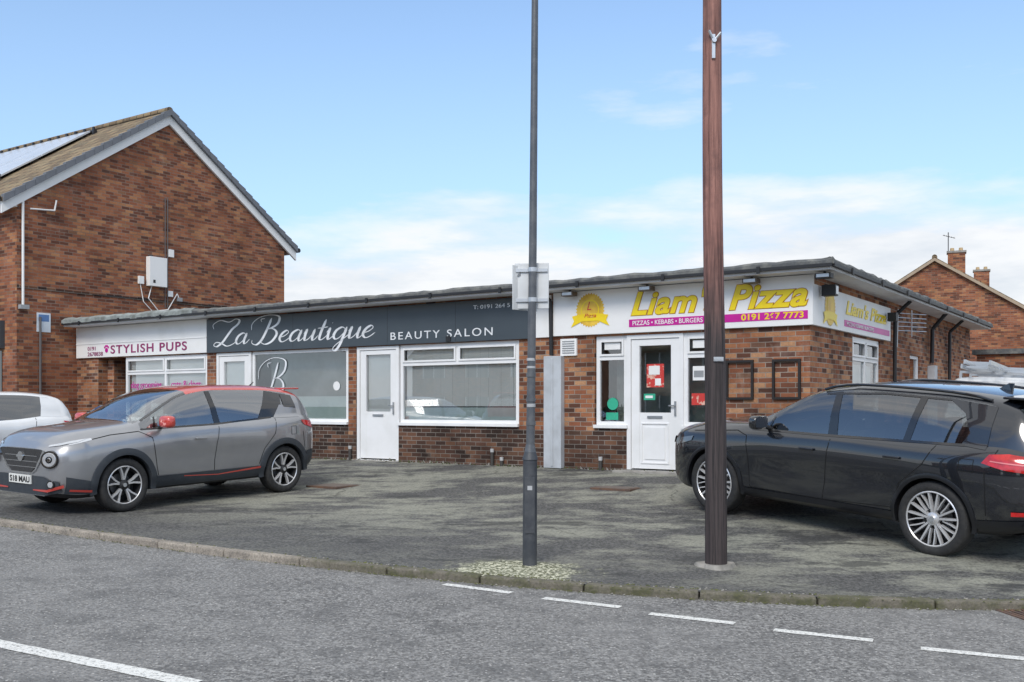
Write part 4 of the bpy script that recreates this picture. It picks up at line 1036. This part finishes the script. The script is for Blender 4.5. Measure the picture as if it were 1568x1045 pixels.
    def mirrors(s, x, z, mat):
        for sd in (-1, 1):
            y = s.side_y(x, z)
            b = MB(); bm = bmesh.new(); bmesh.ops.create_uvsphere(bm, u_segments=20, v_segments=12, radius=1)
            vs = []
            for v in bm.verts:
                px, py, pz = v.co; px = math.copysign(abs(px)**.7, px)*.075; py = math.copysign(abs(py)**.6, py)*.125; pz = math.copysign(abs(pz)**.6, pz)*.082
                if px > .045: px = .045
                vs.append((x+px, sd*(y+.17)+py, z+.10+pz))
            b.add(vs, [tuple(q.index for q in f.verts) for f in bm.faces], 0, True); bm.free()
            b.cyl((x+.02, sd*(y-.02), z+.02), (x+.01, sd*(y+.10), z+.06), .028, .022, 10, 1)
            b.box(x+.046, x+.048, sd*(y+.17)-.10, sd*(y+.17)+.10, z+.04, z+.165, 2)
            b.finish('door_mirror', s.e, [mat, 'black', 'gloss'], recalc=True, sharp=50)
    def handle(s, b, x, z, mat=0):
        for sd in (-1, 1):
            y = s.side_y(x, z)
            b.box(x-.09, x+.09, min(sd*(y+.012), sd*(y+.034)), max(sd*(y+.012), sd*(y+.034)), z-.014, z+.014, mat)
            for q in (-.08, .065): b.box(x+q, x+q+.02, min(sd*(y-.01), sd*(y+.013)), max(sd*(y-.01), sd*(y+.013)), z-.012, z+.012, mat)

def paintmat(name, col, metal=.0, rough=.35, dust=.2):
    m, nt, b, o = newmat(name); b.inputs['Metallic'].default_value = metal
    b.inputs['Roughness'].default_value = rough; b.inputs['Coat Weight'].default_value = 1; b.inputs['Coat Roughness'].default_value = .02; b.inputs['Coat IOR'].default_value = 1.7
    p = N(nt, 'ShaderNodeTexCoord').outputs['Object']
    c = mixc(nt, ramp(nt, nz(nt, p, 3, 3, .6), [(.4, 0), (.7, .5)]), col, tuple(q*.85+.003 for q in col))
    sx = N(nt, 'ShaderNodeSeparateXYZ'); nt.links.new(p, sx.inputs[0])
    mr = N(nt, 'ShaderNodeMapRange'); mr.inputs[1].default_value = .65; mr.inputs[2].default_value = .25; nt.links.new(sx.outputs[2], mr.inputs[0])
    c = mixc(nt, math_(nt, 'MULTIPLY', mr.outputs[0], math_(nt, 'MULTIPLY', nz(nt, p, 9, 3, .7), dust)), c, (.22, .2, .17))
    nt.links.new(c, b.inputs['Base Color'])
    nt.links.new(math_(nt, 'ADD', math_(nt, 'MULTIPLY', mr.outputs[0], .12), .015), b.inputs['Coat Roughness'])
    return m
grey = paintmat('grey_metallic_paint', (.36, .365, .38), .65, .34)
blackp = paintmat('black_metallic_paint', (.006, .008, .013), .1, .25, .08)
redp = paintmat('red_paint', (.60, .055, .04), .1, .35, 0)
whitep = paintmat('white_car_paint', (.80, .82, .84), 0, .4)
M['grey'] = grey; M['redp'] = redp; M['blackp'] = blackp; M['whitep'] = whitep
M['clad'] = pmat('dark_cladding', (.035, .042, .052), .55, col2=(.045, .052, .06), scale=8)
M['seam'] = pmat('panel_gap', (.008, .008, .008), .9)
M['chrome'] = pmat('chrome', (.8, .8, .8), .12, metal=1)
M['rimsilver'] = pmat('alloy_silver', (.75, .75, .76), .28, metal=.5)
M['taillamp'] = pmat('red_lens', (.62, .014, .014), .12, coat=1, col2=(.38, .006, .006), scale=14)
M['lampin'] = pmat('lamp_reflector', (.75, .77, .8), .2, metal=.6)
M['plate'] = pmat('number_plate_white', (.80, .80, .76), .4)
M['gloss'] = pmat('gloss_black', (.01, .01, .012), .12, coat=1)

def seams(c, b, lines, w=.0045, off=.0022):
    for L_ in lines:
        for (x0, z0), (x1, z1) in zip(L_[:-1], L_[1:]):
            d = Vector((x1-x0, z1-z0)).normalized(); n = Vector((-d.y, d.x))*w
            c.strip(b, [(x0-n.x, z0-n.y), (x1-n.x, z1-n.y)], [(x0+n.x, z0+n.y), (x1+n.x, z1+n.y)], off, 0, 8, 1)

# ---- grey crossover with red roof
c = Car('parked_car', JUKE, (-4.92, 12.9), (-.59, -.807), grey, redp, M['cglass'], M['gloss'])
zs = c.c['zs']; zr = c.c['zr']
b = MB(); c.arch(b, JUKE['xf'], .085, .022); c.arch(b, JUKE['xr'], .085, .022)
c.strip(b, [(1.30, .27), (3.06, .28)], [(1.30, .42), (3.06, .43)], .020, 0, 14, 3)
c.strip(b, [(.12, .29), (.46, .27)], [(.12, .50), (.46, .42)], .012, 0, 6, 3)
c.front(b, [(0, .27), (.55, .27), (.74, .31)], [(0, .50), (.5, .50), (.74, .44)], .012, 0, 6, 3)
c.strip(b, [(3.93, .33), (4.10, .37)], [(3.93, .60), (4.10, .62)], .012, 0, 4, 3)
c.front(b, [(0, .39), (.6, .39), (.7, .40)], [(0, .62), (.6, .62), (.7, .6)], .012, 0, 5, 3, rear=True)
b.finish('wheel_arch_cladding', c.e, ['clad'], recalc=True)
b = MB()
c.strip(b, [(1.75, .385), (2.3, .36), (3.04, .40)], [(1.75, .397), (2.3, .372), (3.04, .43)], .026, 0, 10, 1)
c.strip(b, [(.16, .32), (.42, .29)], [(.16, .345), (.42, .32)], .024, 0, 6, 1)
c.front(b, [(.30, .32), (.6, .315), (.78, .37)], [(.30, .335), (.6, .345), (.78, .405)], .022, 0, 6, 1)
b.finish('red_trim', c.e, ['redp'])
b = MB()
seams(c, b, [[(1.27, .93), (1.33, .60), (1.36, .43)], [(2.26, .43), (2.30, .8), (2.36, zs(2.36)-.005)], [(3.03, .46), (3.12, .68), (3.30, .88), (3.36, zs(3.3)-.01)], [(1.1, 1.015), (1.27, .93)], [(.3, .92), (.7, .99), (1.1, 1.018)], [(3.86, .9), (3.9, .64)]])
seams(c, b, [[(3.62, .86), (3.62, .98), (3.72, .98), (3.72, .86), (3.62, .86)]], .003)
b.finish('panel_gaps', c.e, ['seam'])
b = MB()
c.strip(b, [(1.14, zs(1.14)-.008), (2.3, zs(2.3)-.008), (3.3, zs(3.3)-.008)], [(1.14, zs(1.14)+.014), (2.3, zs(2.3)+.014), (3.3, zs(3.3)+.014)], .004, 0, 8, 1)
c.strip(b, [(2.30, zs(2.3)), (2.26, zr(2.3)-.01)], [(2.40, zs(2.4)), (2.34, zr(2.34)-.01)], .004, 0, 6, 2)
c.strip(b, [(1.33, zs(1.33)), (1.36, 1.19)], [(1.36, zs(1.36)), (1.385, 1.20)], .004, 0, 6, 2)
c.strip(b, [(3.06, zs(3.06)), (3.34, zr(3.34)-.005)], [(3.50, zs(3.5)), (3.62, zr(3.62)-.02)], .004, 0, 6, 3)
c.strip(b, [(3.60, zs(3.6)+.12), (3.62, zr(3.62)-.02)], [(3.84, zs(3.84)+.10), (3.84, zr(3.84)-.02)], .008, 0, 4, 3)
b.finish('window_pillars', c.e, ['gloss'])
b = MB()
c.strip(b, [(3.34, zs(3.34)-.01), (3.52, zs(3.5)+.16)], [(3.84, zs(3.84)-.03), (3.84, zs(3.84)+.12)], .006, 0, 8, 4)
b.finish('rear_quarter_panel', c.e, ['grey'])
b = MB(); c.handle(b, 2.02, .88); b.finish('door_handles', c.e, ['grey'], bevel=.006)
c.mirrors(1.42, zs(1.42)-.01, 'redp')
c.wheels('juke', 'rimsilver'); c.interior()
b = MB()
c.front(b, [(0, .54), (.24, .54), (.34, .62)], [(0, .83), (.46, .83), (.50, .82)], .008, 0, 6, 4)
b.finish('grille', c.e, ['gloss'])
b = MB()
c.front(b, [(.22, .52), (.33, .58), (.50, .82)], [(.25, .52), (.36, .58), (.545, .82)], .014, 0, 5, 1)
c.front(b, [(0, .52), (.24, .52)], [(0, .54), (.24, .54)], .014, 0, 3, 1)
for zz in (.60, .67, .74): c.front(b, [(0, zz), (.38, zz)], [(0, zz+.008), (.38, zz+.008)], .012, 0, 5, 1)
b.cyl((-.022, 0, .73), (-.010, 0, .73), .062, n=28); b.box(-.026, -.012, -.085, .085, .72, .74)
b.finish('chrome_grille_trim', c.e, ['chrome'])
b = MB(); c.front(b, [(.54, .865), (.70, .885), (.80, .92)], [(.54, .885), (.70, .915), (.80, .96)], .008, 0, 6, 2)
c.strip(b, [(.18, .885), (.45, .94)], [(.18, .91), (.45, .965)], .006, 0, 5, 2)
b.finish('running_lamps', c.e, ['lampin'])
b = MB()
for sd in (-1, 1):
    y0 = .63; z0 = .71; xf = c.end_x(y0, z0); d = Vector((-.82, sd*.57, .06)).normalized(); p = Vector((xf+.035, sd*y0, z0))
    b.cyl(p, p+d*.055, .115, .108, 32, 0); b.cyl(p+d*.03, p+d*.060, .098, .096, 32, 3); b.cyl(p+d*.055, p+d*.066, .088, .08, 32, 1); b.cyl(p+d*.06, p+d*.072, .045, .04, 24, 2); b.cyl(p+d*.068, p+d*.078, .03, .02, 24, 3)
b.finish('round_headlamps', c.e, ['gloss', 'lampin', 'gloss', 'chrome'])
b = MB()
for sd in (-1, 1):
    p = Vector((c.end_x(.66, .42)+.0, sd*.66, .41)); d = Vector((-.9, sd*.4, 0)).normalized()
    b.cyl(p, p+d*.03, .05, n=20, mat=0); b.cyl(p+d*.02, p+d*.034, .035, n=20, mat=1)
b.finish('fog_lamps', c.e, ['gloss', 'lampin'])
b = MB(); b.box(-.03, -.014, -.26, .26, .395, .505, 0); b.finish('number_plate', c.e, ['plate'])
t = text('S18 MAU', c.e, 'plate_lettering', 'black', -.0315, .235, .415, .10, .47, offset=.003, extrude=.001); t.rotation_euler = (math.pi/2, 0, -math.pi/2)
b = MB(); c.strip(b, [(3.88, 1.0), (4.10, .93)], [(3.84, 1.07), (4.06, 1.05)], .01, 0, 5, 3); b.finish('tail_lamps', c.e, ['taillamp'])
b = MB()
b.box(3.78, 4.08, -.56, .56, 1.52, 1.545, 0); b.finish('roof_spoiler', c.e, ['redp'], bevel=.01)
b = MB(); b.cyl((3.55, 0, 1.55), (3.66, 0, 1.63), .012, .006, 8); b.finish('aerial_fin', c.e, ['black'])

# ---- black SUV
c = Car('parked_car', BMW, (2.458, 12.39), (-.60, .80), blackp, blackp, M['cglassd'])
zs = c.c['zs']; zr = c.c['zr']
b = MB(); c.arch(b, BMW['xf'], .045, .012); c.arch(b, BMW['xr'], .045, .012)
c.strip(b, [(1.32, .285), (3.28, .295)], [(1.32, .38), (3.28, .39)], .016, 0, 14, 3)
c.strip(b, [(4.18, .32), (4.60, .38)], [(4.18, .44), (4.60, .48)], .012, 0, 6, 3)
c.front(b, [(0, .41), (.7, .41), (.8, .41)], [(0, .54), (.7, .54), (.8, .52)], .012, 0, 5, 3, rear=True)
c.front(b, [(0, .29), (.7, .29)], [(0, .46), (.7, .46)], .012, 0, 5, 3)
b.finish('wheel_arch_trim', c.e, [pmat('dark_gloss_trim', (.014, .015, .018), .3)], recalc=True)
b = MB()
seams(c, b, [[(1.36, 1.0), (1.40, .7), (1.42, .38)], [(2.42, .38), (2.46, .8), (2.50, zs(2.5)-.005)], [(3.26, .42), (3.36, .70), (3.62, .92), (3.72, zs(3.7)-.01)], [(1.36, 1.0), (1.2, 1.045), (.5, .98)], [(1.42, .395), (2.42, .39), (3.26, .43)], [(4.25, .92), (4.28, .45)], [(4.33, 1.13), (4.31, .95), (4.5, .93)]])
seams(c, b, [[(4.0, .90), (4.0, 1.02), (4.14, 1.02), (4.14, .90), (4.0, .90)]], .003)
b.finish('panel_gaps', c.e, ['seam'])
b = MB()
c.strip(b, [(1.40, zs(1.4)-.01), (2.5, zs(2.5)-.01), (4.0, zs(4.0)-.01)], [(1.40, zs(1.4)+.014), (2.5, zs(2.5)+.014), (4.0, zs(4.0)+.014)], .005, 0, 9, 1)
c.strip(b, [(2.44, zs(2.44)), (2.42, zr(2.42)-.01)], [(2.56, zs(2.56)), (2.50, zr(2.5)-.01)], .004, 0, 6, 2)
c.strip(b, [(3.34, zs(3.34)), (3.42, zr(3.42)-.01)], [(3.42, zs(3.42)), (3.50, zr(3.5)-.01)], .004, 0, 6, 2)
c.strip(b, [(1.62, zs(1.62)), (1.66, 1.23)], [(1.65, zs(1.65)), (1.69, 1.24)], .004, 0, 6, 2)
c.strip(b, [(2.3, zr(2.3)-.022), (3.0, zr(3.0)-.022), (3.75, zr(3.75)-.022)], [(2.3, zr(2.3)-.002), (3.0, zr(3.0)-.002), (3.75, zr(3.75)-.002)], .005, 0, 8, 1)
b.finish('window_pillars', c.e, ['gloss'])
b = MB()
c.strip(b, [(3.96, zs(3.96)-.0), (4.03, zs(4.0)+.12), (3.93, zr(3.93)-.12), (3.72, zr(3.72)+.0)], [(4.22, zs(4.22)-.03), (4.22, zs(4.22)+.1), (4.22, zr(4.22)-.1), (4.22, zr(4.22)-.0)], .006, 0, 5, 5)
b.finish('rear_quarter_panel', c.e, [blackp])
b = MB(); c.handle(b, 2.22, .93); c.handle(b, 3.28, .955); b.finish('door_handles', c.e, [blackp], bevel=.006)
c.mirrors(1.62, zs(1.62)-.0, blackp)
c.wheels('bmw', 'rimsilver'); c.interior()
b = MB()
c.strip(b, [(4.22, 1.0), (4.44, .95), (4.63, .93)], [(4.28, 1.085), (4.44, 1.10), (4.60, 1.08)], .012, 0, 6, 4)
c.front(b, [(.36, .95), (.6, .93), (.74, .93)], [(.38, 1.02), (.6, 1.07), (.74, 1.08)], .014, 0, 6, 4, rear=True)
b.finish('tail_lamps', c.e, ['taillamp'])
b = MB(); c.front(b, [(.5, .48), (.76, .50)], [(.5, .52), (.76, .535)], .016, 0, 5, 1, rear=True); c.strip(b, [(4.50, .52), (4.62, .525)], [(4.50, .56), (4.62, .565)], .012, 0, 4, 1); b.finish('rear_reflectors', c.e, ['taillamp'])
b = MB(); c.strip(b, [(4.3, 1.02), (4.6, 1.0)], [(4.3, 1.03), (4.6, 1.012)], .017, 0, 6, 1); c.front(b, [(.4, .985), (.72, .99)], [(.4, .997), (.72, 1.003)], .018, 0, 6, 1, rear=True); b.finish('lamp_light_guides', c.e, [pmat('lamp_pink', (.8, .25, .25), .3)])
b = MB()
for sd in (-1, 1):
    pts = []
    for i in range(15):
        x = 2.25+i*.135; pts.append((x, sd*(c.c['wr'](x)-.03), zr(x)+.04+.022*math.sin(math.pi*i/14)**.3))
    b.tube(pts, .016, 8)
b.finish('roof_rails', c.e, ['gloss'])
b = MB(); b.box(4.22, 4.52, -.58, .58, 1.59, 1.615, 0); b.finish('roof_spoiler', c.e, [blackp], bevel=.01)
b = MB(); b.add([(3.85, 0, 1.63), (4.02, -.02, 1.62), (4.02, .02, 1.62), (4.04, 0, 1.71), (3.98, 0, 1.71)], [(0, 1, 4), (0, 4, 2), (1, 3, 4), (2, 4, 3), (1, 2, 3)]); b.finish('shark_fin_aerial', c.e, [blackp])
b = MB(); c.strip(b, [(.18, .76), (.5, .86)], [(.16, .85), (.52, .92)], .01, 0, 5, 3); c.front(b, [(.45, .76), (.78, .78)], [(.45, .86), (.78, .87)], .01, 0, 5, 3); b.finish('headlamps', c.e, [pmat('dark_lamp', (.18, .19, .2), .1, metal=.5, coat=1)])
b = MB(); c.front(b, [(.05, .52), (.34, .52)], [(.05, .83), (.40, .83)], .012, 0, 4, 3); b.finish('kidney_grille', c.e, ['gloss'])
b = MB(); b.box(4.70, 4.725, -.26, .26, .74, .85, 0); b.finish('number_plate', c.e, ['plate'])

# ---- white hatchback
x, y = W(-15.9, 7.15)
c = Car('parked_car', HATCH, (x, y), (-.559, -.829), whitep, whitep, M['cglassd'])
b = MB(); zs = c.c['zs']; zr = c.c['zr']
c.strip(b, [(2.18, zs(2.2)), (2.15, zr(2.15)-.01)], [(2.28, zs(2.28)), (2.22, zr(2.22)-.01)], .004, 0, 6, 2); b.finish('window_pillars', c.e, ['gloss'])
b = MB(); c.strip(b, [(3.3, zs(3.3)), (3.4, zr(3.4))], [(3.7, zs(3.7)-.02), (3.66, zr(3.66))], .005, 0, 6, 3); b.finish('rear_quarter_panel', c.e, [whitep])
b = MB(); seams(c, b, [[(1.25, .85), (1.32, .40)], [(2.18, .4), (2.24, zs(2.2)-.01)], [(2.9, .4), (3.15, .8), (3.2, zs(3.2)-.01)]]); b.finish('panel_gaps', c.e, ['seam'])
b = MB(); c.handle(b, 1.95, .8); b.finish('door_handles', c.e, [whitep]); c.mirrors(1.35, zs(1.35)-.01, 'whitep'); c.wheels('x', 'rimsilver'); c.interior()
b = MB(); c.strip(b, [(3.72, .9), (3.9, .85)], [(3.68, .98), (3.86, .96)], .01, 0, 4, 3); b.finish('tail_lamps', c.e, ['taillamp'])
b = MB(); c.front(b, [(.45, .66), (.72, .70)], [(.45, .76), (.72, .80)], .01, 0, 4, 3); b.finish('headlamps', c.e, ['lampin'])

# ---- van with ladders
x, y = 7.15+2.0, 16.9+3.0
c = Car('parked_van', VAN, (x, y), (SA, CA), whitep, whitep, M['cglassd'])
b = MB(); c.strip(b, [(2.1, 1.1), (2.1, 1.64)], [(2.13, 1.1), (2.13, 1.64)], .004, 0, 6, 1); seams(c, b, [[(1.1, .4), (1.1, 1.05)], [(2.1, .35), (2.1, 1.6)], [(3.2, .4), (3.2, 1.6)]]); b.finish('panel_gaps', c.e, ['seam'])
c.mirrors(1.3, 1.1, 'black'); c.wheels('x', 'rimsilver')
b = MB()
for xx in (2.2, 3.1, 4.0): b.box(xx, xx+.04, -.75, .75, 1.80, 1.84, 0); b.box(xx, xx+.04, -.75, -.71, 1.66, 1.80, 0); b.box(xx, xx+.04, .71, .75, 1.66, 1.80, 0)
for y0, zz in ((-.62, 1.845), (-.05, 1.845), (-.58, 1.92)):
    for q in (0, .38): b.box(.6, 4.7, y0+q, y0+q+.03, zz, zz+.07, 0)
    for i in range(15): b.box(.75+i*.27, .78+i*.27, y0+.03, y0+.38, zz+.02, zz+.05, 0)
b.cyl((1.0, .6, 1.9), (4.5, .6, 1.9), .05, n=14, mat=1)
b.finish('roof_rack_and_ladders', c.e, ['alu', 'white'])

# ---------------------------------------------------------------- world, sun, camera
EL, AZ = math.radians(40), math.radians(196)
w = bpy.data.worlds.new('World'); sc.world = w; w.use_nodes = True; nt = w.node_tree; nt.nodes.clear()
out = nt.nodes.new('ShaderNodeOutputWorld'); bg = nt.nodes.new('ShaderNodeBackground'); bg.inputs[1].default_value = .12
sky = nt.nodes.new('ShaderNodeTexSky'); sky.sky_type = 'NISHITA'; sky.sun_disc = False; sky.sun_elevation = EL; sky.sun_rotation = AZ
sky.air_density = 1.0; sky.dust_density = .5; sky.ozone_density = 2.2
tc = nt.nodes.new('ShaderNodeTexCoord'); sep = nt.nodes.new('ShaderNodeSeparateXYZ'); nt.links.new(tc.outputs['Generated'], sep.inputs[0])
mp = nt.nodes.new('ShaderNodeMapping'); mp.inputs['Scale'].default_value = (1, 1, 4.2); mp.inputs['Location'].default_value = (1.3, .4, .55); nt.links.new(tc.outputs['Generated'], mp.inputs[0])
n1 = nz(nt, mp.outputs[0], 3.0, 8, .56)
def mr(src, a, b_, c_, d_):
    n = nt.nodes.new('ShaderNodeMapRange'); n.inputs[1].default_value = a; n.inputs[2].default_value = b_; n.inputs[3].default_value = c_; n.inputs[4].default_value = d_; nt.links.new(src, n.inputs[0]); return n.outputs[0]
lowm = mr(sep.outputs[2], .10, .235, .30, -.02); topm = mr(sep.outputs[2], .24, .32, 0, -.12); him = mr(sep.outputs[2], .42, .65, 0, .60)  # him adds unseen cloud overhead to soften and neutralise the light
rightm = mr(sep.outputs[0], -.35, .25, -.07, .05)
val = n1
for q in (lowm, topm, him, rightm): val = math_(nt, 'ADD', val, q)
cf = ramp(nt, val, [(.52, 0), (.60, .35), (.74, .96)])
shade = ramp(nt, nz(nt, mp.outputs[0], 6, 5, .6), [(.38, (6.5, 6.9, 7.4)), (.58, (8.1, 8.2, 8.35))])
skyb = mixc(nt, 1.0, sky.outputs[0], (1.75, 1.78, 1.82), 'MULTIPLY')
haze = mr(sep.outputs[2], .08, .40, .62, .12)
skyb = mixc(nt, haze, skyb, (4.0, 5.9, 8.0))
col = mixc(nt, cf, skyb, shade)
nt.links.new(col, bg.inputs[0]); nt.links.new(bg.outputs[0], out.inputs[0])
sd = bpy.data.lights.new('sun', 'SUN'); sd.energy = 2.1; sd.angle = math.radians(22); sd.color = (1, .95, .88)
so = bpy.data.objects.new('sun', sd); sc.collection.objects.link(so)
dv = Vector((math.sin(AZ)*math.cos(EL), math.cos(AZ)*math.cos(EL), math.sin(EL)))
so.rotation_euler = dv.to_track_quat('Z', 'Y').to_euler(); so.location = (0, -5, 20)
cam = bpy.data.cameras.new('camera'); co = bpy.data.objects.new('camera', cam); sc.collection.objects.link(co)
co.location = (0, 0, 1.6); co.rotation_euler = (math.pi/2, 0, 0)
cam.sensor_width = 36; cam.lens = 36*1550/1568; cam.shift_y = 100/1568; cam.clip_start = .1; cam.clip_end = 6000
sc.camera = co
sc.view_settings.view_transform = 'Standard'; sc.view_settings.look = 'None'; sc.view_settings.exposure = 0
